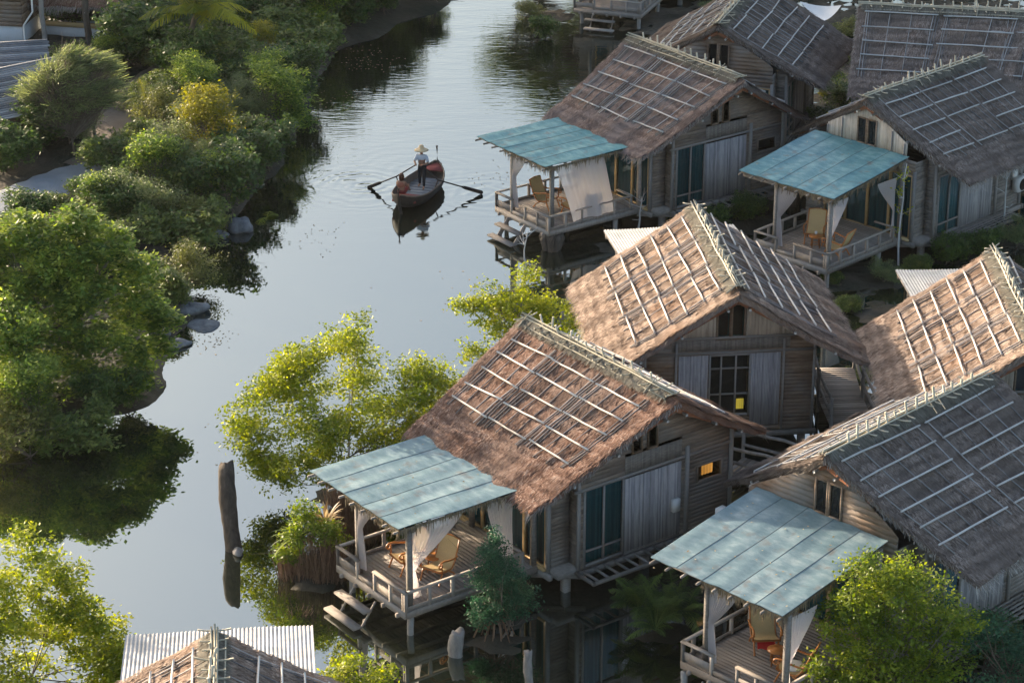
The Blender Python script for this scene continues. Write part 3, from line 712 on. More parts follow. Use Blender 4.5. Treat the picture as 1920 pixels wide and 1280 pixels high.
    # ledge outside the east wall
    l = MB(); l.beam((.85,1.15,1.66), (.85,6.0,1.66), .08, .10); l.beam((0,1.2,1.66), (.9,1.2,1.66), .08, .10)
    for v in np.linspace(1.4, 5.9, 13): l.beam((.02,v,1.68), (.83,v,1.68), .07, .05)
    if kind == 'G':
        for u in np.linspace(.12,.72,5): l.beam((u,1.2,1.735), (u,6.0,1.735), .07, .03)
    l.build('ledge', M['greywood'], root)
    # ---- porch
    if not has_porch: return root, None
    pr = MB(); o0, o1, ov0, ov1 = -5.3, -.72, (-4.45 if kind == 'P' else -4.1)+pdv*.5, .5
    zo, zi = (4.52, 4.50) if kind == 'P' else (4.58, 5.12)
    n, m = 40, 24; 
    zz = lambda u, v: zo+(zi-zo)*(v-ov0)/(ov1-ov0)
    if porch == 'corr':
        ov0 = -4.2; o0, o1 = -5.15, -.4
        k = 184; V = []
        for i in range(k+1):
            u = o0+(o1-o0)*i/k; dz = .020*math.sin(i*math.pi/2+.5)+.02*math.sin(u*1.3)
            for v in np.linspace(ov0, ov1, 8): V.append((u, v, zz(u,v)+dz))
        I = np.arange((k+1)*8).reshape(k+1, 8); pr.add(V, np.stack([I[:-1,:-1],I[1:,:-1],I[1:,1:],I[:-1,1:]], -1), tone=np.tile(rng.uniform(.2,1,7),k))
        po = pr.build('corrugated_porch_roof', M['corr'], root)
    else:
        us = np.linspace(o0, o1, 6)
        for i in range(5):
            for j in range(3):
                va, vb = ov0+(ov1-ov0)*j/3, ov0+(ov1-ov0)*(j+1)/3
                k = 6; V = []
                for a in range(k+1):
                    u = us[i]+(us[i+1]-us[i])*a/k
                    for c_ in range(k+1):
                        v = va+(vb-va)*c_/k; V.append((u, v, zz(u,v)+.014*math.sin(u*4.3+seed)*math.sin(v*2.1)+.01*math.sin(u*9+v)))
                I = np.arange((k+1)**2).reshape(k+1,k+1); q = np.stack([I[:-1,:-1],I[1:,:-1],I[1:,1:],I[:-1,1:]], -1).reshape(-1,4)
                pr.add(V, q, tone=random.uniform(.2,.8))
                pr.add(np.array(V)-np.array((0,0,.02)), q[:,::-1], tone=.3)
        po = pr.build('porch_roof', M[porch], root)
        se = MB(); zs = lambda u, v: zz(u,v)+.014*math.sin(u*4.3+seed)*math.sin(v*2.1)+.01*math.sin(u*9+v)
        for u in us[1:-1]:
            se.tube([(u+.006*math.sin(v*3), v, zs(u,v)+.002) for v in np.linspace(ov0+.01, ov1, 16)], .008, 5, random.random())
        se.build('sheet_seams', M['seam'], po)
    rf = MB()
    for v in np.linspace(ov0+.12, .3, 6): rf.beam((o0+.02,v,zz(0,v)-.07), (o1-.03,v,zz(0,v)-.07), .05, .07)
    for u in np.linspace(o0+.1, o1-.08, 9): rf.beam((u,ov0-.12,zz(0,ov0)-.13), (u,.35,zz(0,.35)-.15), .05, .06)
    rf.beam((o0+.1,-3.9+pdv,zz(0,-3.9)-.22), (o1-.05,-3.9+pdv,zz(0,-3.9)-.22), .09, .12)
    rf.build('porch_rafters', M['greywood'], root)
    if fringe_under:
        fr = MB()
        for (pa, pb) in (((o1+.0,ov0+.03,0),(o1+.0,.1,0)), ((-3.5,ov0+.03,0),(o1,ov0+.03,0))):
            k = 330; s = rng.uniform(0,1,(k,1)); P = np.array(pa)*(1-s)+np.array(pb)*s; P[:,2] = [zz(0,v)-.05 for v in P[:,1]]
            D = unit(np.array((0,0,-1.))+rng.normal(0,.09,(k,3))); sd = unit(np.array(pb)-np.array(pa))+rng.normal(0,.2,(k,3))
            fr.blades(P, D, unit(sd), rng.uniform(.06,.30,k)*(1+.4*np.sin(s[:,0]*60)), rng.uniform(.015,.035,k), rng.uniform(0,1,k))
        fr.build('leaf_fringe', M['fringe'], po)
    # deck
    r0, r1, rv = -4.28+pdv*.4, -.8+pdv*.4, -4.2+pdv
    dk = MB(); v = rv+.02
    while v < .42:
        t = min(v+.14, .43); dk.box(r0, r1+(.0 if v < -1 else -.0), v, t-.006, 1.78, FLOOR-random.uniform(0,.006), random.uniform(.3,.75)); v += .14
    dk.beam((r0-.03,rv-.03,1.70), (r1+.03,rv-.03,1.70), .06, .22); dk.beam((r0-.03,rv,1.70), (r0-.03,.42,1.70), .05, .2); dk.beam((r1+.03,rv,1.70), (r1+.03,.42,1.70), .05, .2)
    for u in np.linspace(r0+.3, r1-.3, 5): dk.beam((u,rv-.14,1.60), (u,.4,1.60), .08, .12)
    dko = dk.build('deck', M['deck'], root)
    # railing
    rl = MB(); zt_ = FLOOR+.56
    def post(u, v, h=.54): rl.box(u-.045, u+.045, v-.045, v+.045, 1.66, FLOOR+h)
    def rail(a, c): rl.beam((*a, zt_), (*c, zt_), .12, .05); rl.beam((*a, FLOOR+.16), (*c, FLOOR+.16), .03, .24, tone=random.uniform(.2,.7))
    ga, gb = -3.25+pdv*.4, -2.35+pdv*.4
    for u in (r0, ga, gb, -1.55, r1-.1): post(u, rv)
    rail((r0-.05,rv), (ga+.06,rv)); rail((gb-.06,rv), (r1+.06,rv))
    rl.beam((ga,rv,FLOOR+.07), (gb,rv,FLOOR+.07), .06, .12)
    for v in (rv, -3.4,-2.6,-1.8,-1.0,-.15): post(r0, v); post(r1, v)
    for uu in (r0, r1): rl.beam((uu,rv,zt_), (uu,-.1,zt_), .11, .05, tone=.8); rl.beam((uu,rv,FLOOR+.05), (uu,-.1,FLOOR+.05), .025, .10, tone=.5)
    rl.beam((r1,-.15,zt_), (r1-.9,-.15,zt_), .09, .05)
    rl.build('railing', M['deck'], root)
    # posts
    for (u, v) in ((-3.5,-3.98+pdv),(-.92+pdv*.4,-3.98+pdv),(-3.9,.3),(-.85,.3)):
        p_ = MB(); p_.box(u-.07, u+.07, v-.07, v+.07, FLOOR, zz(0,v)-.16); p_.build('porch_post', M['greywood'], root)
    for i, (u, v) in enumerate(((-4.0,-3.9),(-.95,-3.95),(-2.5,-2.0),(-4.0,-.6),(-.95,-.8))):
        s_ = MB(); big = thickpost and i == 1
        rough_post(s_, u, v, -.9, 1.55, .30 if big else .10, thick=big)
        if big:
            for a in np.linspace(0, 5.6, 7): s_.tube([(u+.25*math.cos(a),v+.25*math.sin(a),1.0),(u+.42*math.cos(a),v+.42*math.sin(a),1.45),(u+.38*math.cos(a+.3),v+.38*math.sin(a+.3),1.66)], [.14,.12,.05], 6)
        s_.build('stilt', M['driftwood' if not big else 'log'], root)
    if steps:
        st = MB()
        for k, (dv, z) in enumerate(((-.50,1.42),(-.92,1.08))):
            st.box(-3.55+.1*k, -2.0+.1*k, rv+dv-.14, rv+dv+.14, z-.035, z+.035)
        for u in (-3.3,-2.2):
            st.beam((u,rv-.92,.6), (u,rv-.92,-.8), .06, .06); st.beam((u,rv-.5,1.1), (u,rv-.5,-.8), .06, .06)
            st.beam((u,rv-.1,1.55), (u+.1,rv-.95,.55), .04, .06)
            if steps == 'stringers': st.beam((u,rv-.1,1.66), (u,rv-1.35,.05), .07, .14); st.beam((u,rv-.25,.6), (u+.5,rv-1.0,-.3), .06, .08)
        st.build('steps', M['deck'], root)
    return root, (zz, zroof)

# per-cottage curtains in local coordinates
def tied(root, nm, u, v, du, dv, w, label, group, tie=.62, z1=4.32, z0=None, cinch=.14, straight=False, bot=None):
    z0 = z0 or FLOOR+.15; yaw = root.rotation_euler[2]; lx, ly = root.location[:2]
    a = (u, v, z1); b = (u+du*w, v+dv*w, z1)
    if straight: c, e = bot
    else: c, e = (u, v, z0), (u+du*w, v+dv*w, z0)
    return curtain('porch_curtain', (a, b), (c, e), label, group, None if straight else tie, cinch, loc=((lx, ly, ZB), yaw))

def on(root, u, v, z):
    a = root.rotation_euler[2]; x, y = root.location[:2]
    return (x+u*math.cos(a)-v*math.sin(a), y+u*math.sin(a)+v*math.cos(a), z+ZB)

STY = {'A': (5,3,.15,.66,.045,.93,True), 'C': (5,3,.10,.72,.05,.95,True), 'D': (5,3,.12,.70,.05,.93,False), 'B': (6,3,.10,.72,.05,.93,True), 'E': (6,2,.08,.74,.03,.97,False), 'H': (5,2,.08,.72,.04,.96,True)}
cA, fA = cottage('A', .88, 64.6, -53.5, 'P', 'russet thatched cottage in the front middle with a faded blue-green porch roof', 'thatch_red', None, 'tealpale', seed=1, style=STY['A'], blades=24000, rail_glow=True)
cC, fC = cottage('C', 5.3, 94.6, -54, 'P', 'thatched cottage farther up the river with a bright teal porch roof', 'thatch_mix', None, 'teal', seed=2, style=STY['C'], thickpost=True, lat='polegrey', steps='stringers')
cD, fD = cottage('D', 15.3, 91.2, -45, 'G', 'grey thatched cottage at the upper right whose pale gable stands over a blue-teal porch roof', 'thatch_grey', None, 'teal2', seed=3, style=STY['D'], lat='polegrey')
cE, fE = cottage('E', 10.24, 59.85, -45, 'G', 'large grey thatched cottage at the lower right with a grey-blue porch roof half in shadow', 'thatch_grey', None, 'tealgrey', seed=4, style=STY['E'], front='plank', lat='polegrey', blades=24000, pdv=.38)
def gframe(wx, wy, u, v, yaw):
    a = R(yaw); return wx-(u*math.cos(a)-v*math.sin(a)), wy-(u*math.sin(a)+v*math.cos(a))
x, y = gframe(7.1, 73.7, -2.8, 8.12, 186.8)
cB, fB = cottage('B', x, y, 186.8, 'G', 'centre cottage with pink-brown sunlit thatch and a plank gable wall facing the camera', 'thatch_pink', None, 'corr', seed=5, style=STY['B'], fringe_under=False, steps=False, rail_glow=True)
x, y = gframe(15.7, 69.5, -2.8, 8.12, 180.5)
cF, fF = cottage('F', x, y, 180.5, 'G', 'cottage cut by the right edge of the photo with sunlit orange-brown thatch', 'thatch_pink', None, 'corr', seed=6, style=STY['B'], fringe_under=False, steps=False)
x, y = gframe(-7.0, 52.5, -2.8, .22, 185.6)
cI, fI = cottage('I', x, y, 185.6, 'G', 'cottage cut by the bottom edge with a white corrugated porch roof beyond its ridge', 'thatch_pink', None, 'corr', seed=7, style=STY['B'], fringe_under=False, steps=False)
x, y = gframe(8.6, 103.3, -2.8, .22, -18)
cG, fG = cottage('G', x, y, -18, 'G', 'grey thatched cottage at the top directly behind the farther riverside cottage', 'thatch_grey', None, 'teal2', seed=8, style=STY['D'], front='plank', lat='polegrey', steps=False, has_porch=False)
a = R(-11); x, y = 14.9+5.95*math.cos(a)+3.72*math.sin(a), 106.3+5.95*math.sin(a)-3.72*math.cos(a)
cH, fH = cottage('H', x, y, -11, 'P', 'grey thatched cottage, left of the two in the top right row', 'thatch_grey', None, 'teal2', seed=9, style=STY['H'], lat='polegrey', steps=False, has_porch=False)
x, y = 18.9+5.95*math.cos(a)+3.72*math.sin(a), 105.7+5.95*math.sin(a)-3.72*math.cos(a)
cK, fK = cottage('K', x, y, -11, 'P', 'grey thatched cottage in the top right corner, overlapping its left neighbour', 'thatch_grey', None, 'teal2', seed=10, style=STY['H'], lat='polegrey', steps=False, has_porch=False)
a = R(-20.4); x, y = 3.14+4.28*math.cos(a)-4.2*math.sin(a)*1, 124.4+4.28*math.sin(a)+4.2*math.cos(a)
cJ, fJ = cottage('J', x, y, -20.4, 'G', 'far cottage at the top edge of which only the railed wooden deck on stilts shows', 'thatch_grey', None, 'teal2', seed=11, style=STY['D'], lat='polegrey')
GC = 'white sheer porch curtains'
# cottage A curtains
tied(cA, 'c', -1.0, -3.98, 0, 1, 1.9, 'white sheer curtain tied to the near corner post of the front middle porch', GC, tie=.60)
tied(cA, 'c', -1.0, -.3, 0, -1, .95, 'white curtain by the glass wall at the house end of the front porch', GC, tie=.85, cinch=.5)
tied(cA, 'c', -3.45, -3.98, 1, 0, .9, 'pinkish white curtain tied to the river-side post of the front middle porch', GC, tie=.42)
cu = tied(cC, 'c', -.92, -3.85, 0, 1, 2.4, 'wide white sheer curtain drawn down across the side of the far riverside porch', GC, straight=True, bot=((-.75,-3.1,FLOOR+.15),(-.7,-.9,FLOOR+.12)))
tied(cC, 'c', -3.45, -3.98, 1, 0, .95, 'pale pink curtain tied to the river-side post of the far riverside porch', GC, tie=.45)
tied(cD, 'c', -3.45, -3.95, 1, 0, .95, 'white curtain tied back to the left post of the upper right porch', GC, tie=.5)
tied(cD, 'c', -.95, -3.95, 0, 1, 1.0, 'white curtain tied to the front corner post of the upper right porch', GC, tie=.62)
tied(cD, 'c', -.95, .1, 0, -1, 1.15, 'white curtain tied back near the glass wall of the upper right porch', GC, tie=.55)
tied(cD, 'c', -3.9, .0, 1, 0, .5, 'narrow white curtain at the back post of the upper right porch', GC, tie=.6)
tied(cE, 'c', -3.45, -3.57, 1, 0, .95, 'pinkish curtain tied to the left post of the lower right porch', GC, tie=.5)
tied(cE, 'c', -.8, -3.57, 0, 1, 1.15, 'white curtain tied at the near corner post of the lower right porch behind the tree', GC, tie=.62)

# ---------------------------------------------------------------- furniture
def chair(loc, rz, label, cloth=None):
    root = empty('lounge_chair', loc, rz); root.scale = (1.12,1.12,1.12); tag(root, label, 'chair', 'cane lounge chairs on the porches')
    # faces +x; seat slopes back
    f = MB()
    for s in (-.3, .3):
        f.tube([(.38,s,.0),(.30,s,.18),(.22,s,.34)], .026, 6); f.tube([(-.34,s,.0),(-.22,s,.16),(-.05,s,.27)], .026, 6)
        f.tube([(.34,s,.38),(.1,s,.30),(-.16,s,.28),(-.30,s,.45),(-.42,s,.72),(-.52,s,.98)], .024, 6)
    f.tube([(.35,-.3,.38),(.35,.3,.38)], .022, 6); f.tube([(-.52,-.3,.98),(-.55,0,1.0),(-.52,.3,.98)], .026, 6); f.tube([(-.2,-.3,.17),(-.2,.3,.17)], .018, 6)
    f.build('frame', M['chairwood'], root)
    for s in (-.34, .34):
        a = MB(); th = np.linspace(0, 5.2, 14)
        P = [(-.36,s,.58),(-.2,s,.56),(0,s,.60),(.2,s,.66),(.34,s,.66)]+[(.34+.085*math.sin(t)*(1-t/11),s,.575+.085*math.cos(t)*(1-t/11)) for t in th[2:]]
        a.tube(P, .026, 6); a.tube([(.30,s,.62),(.28,s,.34)], .02, 6); a.build('armrest', M['chairwood'], root)
    w = MB(); prof = [(.33,.385),(.2,.345),(.05,.305),(-.12,.295),(-.2,.33),(-.28,.45),(-.36,.62),(-.45,.82),(-.515,.98)]
    V = []
    for (x_, z_) in prof: V += [(x_,-.28,z_+.02),(x_,.28,z_+.02)]
    w.add(V, [(2*i,2*i+1,2*i+3,2*i+2) for i in range(len(prof)-1)], tone=.5)
    w.add(np.array(V)-np.array((0,0,.03)), [(2*i,2*i+2,2*i+3,2*i+1) for i in range(len(prof)-1)], tone=.5); w.build('woven_seat', M['cane'], root)
    return root
def ploc(c, u, v): return on(c, u, v, FLOOR)
ya = lambda c, d: c.rotation_euler[2]+R(d)
chair(ploc(cA,-1.85,-2.35), ya(cA,-72), 'cane and orange timber chair near the middle of the front deck, beside the tied curtain')
chair(ploc(cA,-2.85,-2.75), ya(cA,-95), 'orange timber chair half hidden behind the corner post of the front deck')
chair(ploc(cC,-3.0,-2.7), ya(cC,15), 'cane chair on the far riverside porch seen behind its corner post')
chair(ploc(cC,-1.7,-2.3), ya(cC,200), 'timber chair seen dimly through the drawn curtain of the far riverside porch')
chair(ploc(cD,-2.9,-2.3), ya(cD,-60), 'tall-backed cane chair on the upper right porch left of the small table')
chair(ploc(cD,-1.35,-2.9), ya(cD,190), 'cane chair close behind the corner post of the upper right porch')
chE = chair(ploc(cE,-3.0,-1.75), ya(cE,-40), 'timber chair with a red cloth on the lower right porch')
chE2 = chair(ploc(cE,-1.35,-2.5), ya(cE,200), 'timber chair with a white cushion at the near rail of the lower right porch')
def table(loc, label):
    root = empty('side_table', loc); tag(root, label, 'table', 'small round porch tables')
    b = MB(); th = np.linspace(0, 2*np.pi, 21)[:-1]; V = [(.26*math.cos(t),.26*math.sin(t),z) for z in (.42,.46) for t in th]+[(0,0,.46),(0,0,.42)]
    b.add(V, [(i,(i+1)%20,20+(i+1)%20,20+i) for i in range(20)], [(20+i,20+(i+1)%20,40) for i in range(20)]+[((i+1)%20,i,41) for i in range(20)], tone=.6); b.build('table_top', M['chairwood'], root)
    for a in (.8,2.4,3.9,5.5):
        l = MB(); l.tube([(.17*math.cos(a),.17*math.sin(a),.42),(.20*math.cos(a),.20*math.sin(a),0)], .022, 6); l.build('leg', M['chairwood'], root)
    s = MB(); s.tube([(.15*math.cos(t),.15*math.sin(t),.14) for t in np.linspace(0,2*np.pi,13)], .015, 5); s.build('stretcher', M['chairwood'], root)
    return root
table(ploc(cE,-2.2,-2.2), 'round timber side table on the lower right porch in front of the red cloth chair')
table(ploc(cD,-2.5,-2.75), 'small timber table with a white cup on the upper right porch')
table(ploc(cA,-2.35,-2.2), 'small timber table between the two chairs of the front deck')
def lathe(b, prof, n=14, c=(0,0,0), tone=.5):
    V = []; 
    for (r_, z) in prof: V += [(c[0]+r_*math.cos(2*math.pi*k/n), c[1]+r_*math.sin(2*math.pi*k/n), c[2]+z) for k in range(n)]
    b.add(V, [(i*n+k, i*n+(k+1)%n, (i+1)*n+(k+1)%n, (i+1)*n+k) for i in range(len(prof)-1) for k in range(n)], tone=tone)
b = MB(); lathe(b, [(0,0),(.04,0),(.055,.05),(.05,.11),(.04,.11),(.035,.01),(0,.01)]); o = b.build('cup', M['white'])
p = ploc(cD,-2.5,-2.75); o.location = (p[0], p[1], FLOOR+ZB+.52); tag(o, 'white cup standing on the small table of the upper right porch', 'cup')
# red cloth draped on chair, white cushion
b = MB(); V = []
for i in range(9):
    for j in range(9):
        s_, t_ = i/8, j/8; V.append((.30-.38*t_, -.25+.5*s_, .37-.06*t_+.03*math.sin(s_*9+t_*4)))
V = np.array(V); V[0::9,2] -= .0
for i in range(9): V[i*9,2] -= .22; V[i*9,0] += .06
I = np.arange(81).reshape(9,9); b.add(V, np.stack([I[:-1,:-1],I[:-1,1:],I[1:,1:],I[1:,:-1]], -1), tone=.5); o = b.build('cloth', M['redcloth'], smooth=True)
o.location = chE.location; o.rotation_euler = chE.rotation_euler; tag(o, 'bright red cloth lying over the seat of the chair on the lower right porch', 'cloth')
b = MB(); V = []
for i in range(11):
    for j in range(8):
        a_, c_ = -math.pi/2+math.pi*i/10, 2*math.pi*j/8; ca = math.cos(a_)
        V.append((.26*np.sign(math.cos(c_))*abs(math.cos(c_))**.6*ca**.5, .26*np.sign(math.sin(c_))*abs(math.sin(c_))**.6*ca**.5, .09*math.sin(a_)))
b.add(V, [(i*8+j,i*8+(j+1)%8,(i+1)*8+(j+1)%8,(i+1)*8+j) for i in range(10) for j in range(8)], tone=.5); o = b.build('cushion', M['white'], smooth=True)
p = on(cE,-1.35,-2.5,0); o.location = (p[0], p[1], FLOOR+ZB+.42); tag(o, 'white cushion on the chair at the near rail of the lower right porch', 'cushion')

# AC units (fixed to the cottages) and meter box
def ac(root, u, v, z, rz):
    e = MB(); c, s = math.cos(rz), math.sin(rz)
    e.box(-.40,.40,-.15,.15,-.28,.28,.6); V = np.concatenate(e.v)
    e.v = [np.stack([V[:,0]*c-V[:,1]*s+u, V[:,0]*s+V[:,1]*c+v, V[:,2]+z], 1)]
    o = e.build('air_conditioner', M['white'], root)
    g = MB(); th = np.linspace(0, 2*np.pi, 21)
    for rr in (.06,.12,.18,.23): P = [(rr*math.cos(t)-.1, -.165, rr*math.sin(t)) for t in th]; g.tube([(p[0]*c-p[1]*s+u, p[0]*s+p[1]*c+v, p[2]+z) for p in P], .010, 4, cap=False)
    n = 20; P = [(-.1,-.155,0)]+[(.24*math.cos(t)-.1,-.155,.24*math.sin(t)) for t in th[:-1]]
    g.add([(p[0]*c-p[1]*s+u, p[0]*s+p[1]*c+v, p[2]+z) for p in P], tris=[(0,1+(k+1)%n,1+k) for k in range(n)], tone=.1); g.build('fan_grille', M['dark'], o)
ac(cE, U0-.45, .25, 3.9, 0); ac(cD, U0-.4, -.3, 3.2, 0); ac(cD, U0-1.4, .3, 3.3, 0); ac(cD, .3, 6.7, 2.75, math.pi/2)
b = MB(); b.box(.02,.16,4.72,4.98,2.6,3.0,.5); b.build('meter_box', M['white'], cA)
b = MB(); b.box(.02,.16,6.35,6.6,2.9,3.3,.5); b.build('meter_box', M['white'], cD)
b = MB(); b.box(.02,.16,5.3,5.55,2.9,3.3,.5); b.build('meter_box', M['white'], cE)

# ---------------------------------------------------------------- boardwalks with log rails
def boardwalk(pts, w, label, z=.50, rails=(1,-1)):
    pts = np.array(pts, float); root = empty('boardwalk', (pts[0][0], pts[0][1], 0)); tag(root, label, 'boardwalk')
    pts = pts-pts[0]; pl = MB(); L = 0
    for a, c in zip(pts[:-1], pts[1:]):
        d = unit(c-a); n = np.array((-d[1], d[0])); k = int(np.hypot(*(c-a))/.16)
        for i in range(k):
            p = a+(c-a)*(i+.5)/k; pl.beam((*(p-n*w/2), z), (*(p+n*w/2), z), .15, .04)
    pl.build('planks', M['deck'], root)
    for sg in rails:
        rl = MB()
        for a, c in zip(pts[:-1], pts[1:]):
            d = unit(c-a); n = np.array((-d[1], d[0]))*sg*w/2
            for h in (.45, .95):
                k = 6; P = [(*(a+n+(c-a)*t), z+h+random.uniform(-.03,.03)) for t in np.linspace(-.02,1.02,k)]; rl.tube(P, .055, 7)
            for t in np.linspace(0,1,max(2,int(np.hypot(*(c-a))/1.5)+1)): p = a+n+(c-a)*t; rl.tube([(*p,-.9),(*p,z+1.05)], .06, 7)
        rl.build('log_railing', M['driftwood'], root)
boardwalk([at(1560,690,.5), at(1575,745,.5), at(1600,800,.5)], 1.5, 'grey plank walkway with log rails beside the right wall of the centre cottage')
boardwalk([at(1375,872,.5), at(1500,905,.5)], 1.3, 'walkway with stacked log rails between the front middle cottage and the lower right cottage')

# ---------------------------------------------------------------- boat and people
bx, by = -3.85, 99.15; byaw = R(253)
BS = .80; boat = empty('rowing_boat', (bx, by, 0), byaw); boat.scale = (BS,BS*.94,BS); tag(boat, 'dark wooden rowing boat with raised stem and stern posts on the river', 'boat')
def hull_pt(s, t, off=0):     # s -1 stern..1 bow, t -1..1 across
    L = 3.05-off; B = (1.08-off)*(1-abs(s)**2.6)**.8+.02; sheer = .60+.42*s**4+.08*s; d = .72*(1-abs(s)**4*.55)
    a = t*math.pi/2; return (s*L, B*math.sin(a)*(1 if True else 0), sheer-(d+off*-.3)*math.cos(a)**.75*(1-.0))
for (nm_, off, mt) in (('hull', 0, 'hull'), ('inner_hull', .06, 'gunwale')):
    n, m = 28, 14; b = MB(); V = [hull_pt(s, t, off) for s in np.linspace(-1,1,n+1)*.995 for t in np.linspace(-1,1,m+1)]
    I = np.arange((n+1)*(m+1)).reshape(n+1, m+1); q = np.stack([I[:-1,:-1],I[1:,:-1],I[1:,1:],I[:-1,1:]], -1)
    b.add(V, q, tone=.5); b.build(nm_, M[mt], boat, smooth=True)
b = MB()
for sg in (-1, 1): b.tube([np.array(hull_pt(s, sg, .03))+np.array((0,0,.02)) for s in np.linspace(-.99,.99,26)], .045, 6, .6)
b.build('gunwale', M['gunwale'], boat)
b = MB()
for s in np.linspace(-.62,.42,9):
    w_ = 1.0*(1-abs(s)**2.6)**.8*.93; x_ = s*3.05; b.box(x_-.16,x_+.16,-w_,w_,.24,.28)
b.build('floor_planks', M['boatplank'], boat)
b = MB(); b.box(1.3,2.35,-.66,.66,.46,.56,.5); b.build('red_bench_mat', M['oldred'], boat)
b = MB(); b.box(1.5,1.95,-.8,-.66,.36,.44); b.box(1.2,1.34,-.82,.82,.40,.45); b.build('thwart', M['gunwale'], boat)
b = MB(); b.hexa([(-2.95,-.3,.78),(-2.2,-.62,.62),(-2.2,.62,.62),(-2.95,.3,.78)], [(-2.95,-.3,.84),(-2.2,-.62,.68),(-2.2,.62,.68),(-2.95,.3,.84)], .6); b.build('stern_deck', M['oldred'], boat)
b = MB(); b.tube([(2.75,0,.0),(3.02,0,.5),(3.10,0,1.0),(3.05,0,1.45)], [.09,.09,.075,.06], 7); b.build('stem_post', M['hull'], boat)
b = MB(); b.tube([(-2.75,0,.1),(-3.0,0,.6),(-3.05,0,1.2),(-3.0,0,1.75)], [.09,.09,.075,.06], 7); b.build('stern_post', M['hull'], boat)
LK = {1: (.25, 1.12), -1: (.35, -1.12)}
for sg in (1,-1):
    b = MB(); b.tube([(LK[sg][0],sg*.98,.50),(LK[sg][0]-.1,sg*1.18,1.02)], .035, 6); b.build('rowlock', M['hull'], boat)
def boatw(x_, y_, z_): c, s = math.cos(byaw), math.sin(byaw); x_, y_ = x_*BS, y_*BS*.94; return np.array((bx+x_*c-y_*s, by+x_*s+y_*c, z_*BS))
# standing oarsman at local x=-.55, faces the bow
from mathutils import Vector
def figure(name, loc, rz, joints, edges, label, parts, mat='skin'):
    """skin-modifier body: joints name->(pos, radius)"""
    def grow(nm_, names, scale, mat_, parent, add=0, cut=None):
        me = bpy.data.meshes.new(nm_); idx = {n: i for i, n in enumerate(names)}
        me.from_pydata([joints[n][0] for n in names], [(idx[a], idx[c]) for a, c in edges if a in idx and c in idx], [])
        o = bpy.data.objects.new(nm_, me); C.objects.link(o); me.materials.append(M[mat_])
        sk = o.modifiers.new('skin', 'SKIN'); sk.use_smooth_shade = True
        for n, i in idx.items():
            r_ = joints[n][1]*scale+add; me.skin_vertices[0].data[i].radius = (r_, r_)
        me.skin_vertices[0].data[0].use_root = True
        ss = o.modifiers.new('sub', 'SUBSURF'); ss.levels = 1; ss.render_levels = 1
        if parent: o.parent = parent
        return o
    root = empty(name, loc, rz); tag(root, label, 'person')
    grow('body', list(joints), 1, mat, root)
    for (nm_, names, add, mt) in parts: grow(nm_, names, 1, mt, root, add)
    return root
def fingers(J, E, side, wrist, palm, dirv, across, curl):
    w, p, d, a, c = [np.array(q, float) for q in (wrist, palm, dirv, across, curl)]
    for i in range(4):
        L_ = (.075,.085,.08,.062)[i]; r0 = p+a*(-.03+.02*i)
        k1 = f'{side}f{i}a'; k2 = f'{side}f{i}b'; k3 = f'{side}f{i}c'
        J[k1] = (tuple(r0+d*.03), .010); J[k2] = (tuple(r0+d*(.03+L_*.5)+c*.02), .009); J[k3] = (tuple(r0+d*(.03+L_*.55)+c*.055), .008)
        E += [(side+'palm', k1), (k1, k2), (k2, k3)]
    J[side+'t1'] = (tuple(w*.4+p*.6-a*.045), .011); J[side+'t2'] = (tuple(p-a*.05+d*.035+c*.03), .010); E += [(side+'palm', side+'t1'), (side+'t1', side+'t2')]
J = {'pelvis':((0,0,.93),.135),'waist':((.01,0,1.08),.12),'chest':((.03,0,1.30),.15),'neckb':((.03,0,1.44),.07),'neck':((.045,0,1.51),.055),'head':((.06,0,1.60),.092),'crown':((.055,0,1.69),.088)}
E_ = [('pelvis','waist'),('waist','chest'),('chest','neckb'),('neckb','neck'),('neck','head'),('head','crown')]
for s, nm_ in ((1,'l'),(-1,'r')):
    st = .22 if s > 0 else -.10
    J.update({nm_+'hip':((0,s*.10,.88),.098),nm_+'knee':((st*.6+.03,s*.13,.50),.065),nm_+'ank':((st,s*.14,.10),.045),nm_+'toe':((st+.17,s*.16,.04),.042),
      nm_+'sho':((.03,s*.19,1.38),.068),nm_+'elb':((.10,s*.30,1.13),.047),nm_+'wri':((.33,s*.16,1.10),.034),nm_+'palm':((.40,s*.13,1.11),.030)})
    E_ += [('pelvis',nm_+'hip'),(nm_+'hip',nm_+'knee'),(nm_+'knee',nm_+'ank'),(nm_+'ank',nm_+'toe'),('chest',nm_+'sho'),(nm_+'sho',nm_+'elb'),(nm_+'elb',nm_+'wri'),(nm_+'wri',nm_+'palm')]
    fingers(J, E_, nm_, (.33,s*.16,1.10), (.40,s*.13,1.11), (.9,-s*.2,.1), (0,1,0), (0,0,-1))
FZ = .28
man = figure('person', tuple(boatw(-.6,0,FZ)), byaw, J, E_, 'person standing in the boat in a pale shirt, dark trousers and straw hat, rowing', [
    ('shirt', ['waist','chest','neckb','lsho','lelb','rsho','relb'], .016, 'shirt'),
    ('trousers', ['pelvis','waist','lhip','lknee','lank','rhip','rknee','rank'], .012, 'trousers')])
b = MB(); lathe(b, [(0,.16),(.06,.155),(.095,.12),(.11,.03),(.16,.01),(.25,-.04),(.30,-.07),(.245,-.05),(.11,.0),(0,.02)], 20, (.055,0,1.70)); b.build('straw_hat', M['straw'], man, smooth=True)
b = MB(); lathe(b, [(0,-.014),(.011,-.01),(.015,0),(.011,.01),(0,.014)], 8, (.155,0,1.60)); 
for s in (-1,1): lathe(b, [(0,-.022),(.010,-.012),(.012,0),(.008,.02),(0,.028)], 8, (.06,s*.095,1.60))
b.build('nose_and_ears', M['skin'], man, smooth=True)
b = MB()
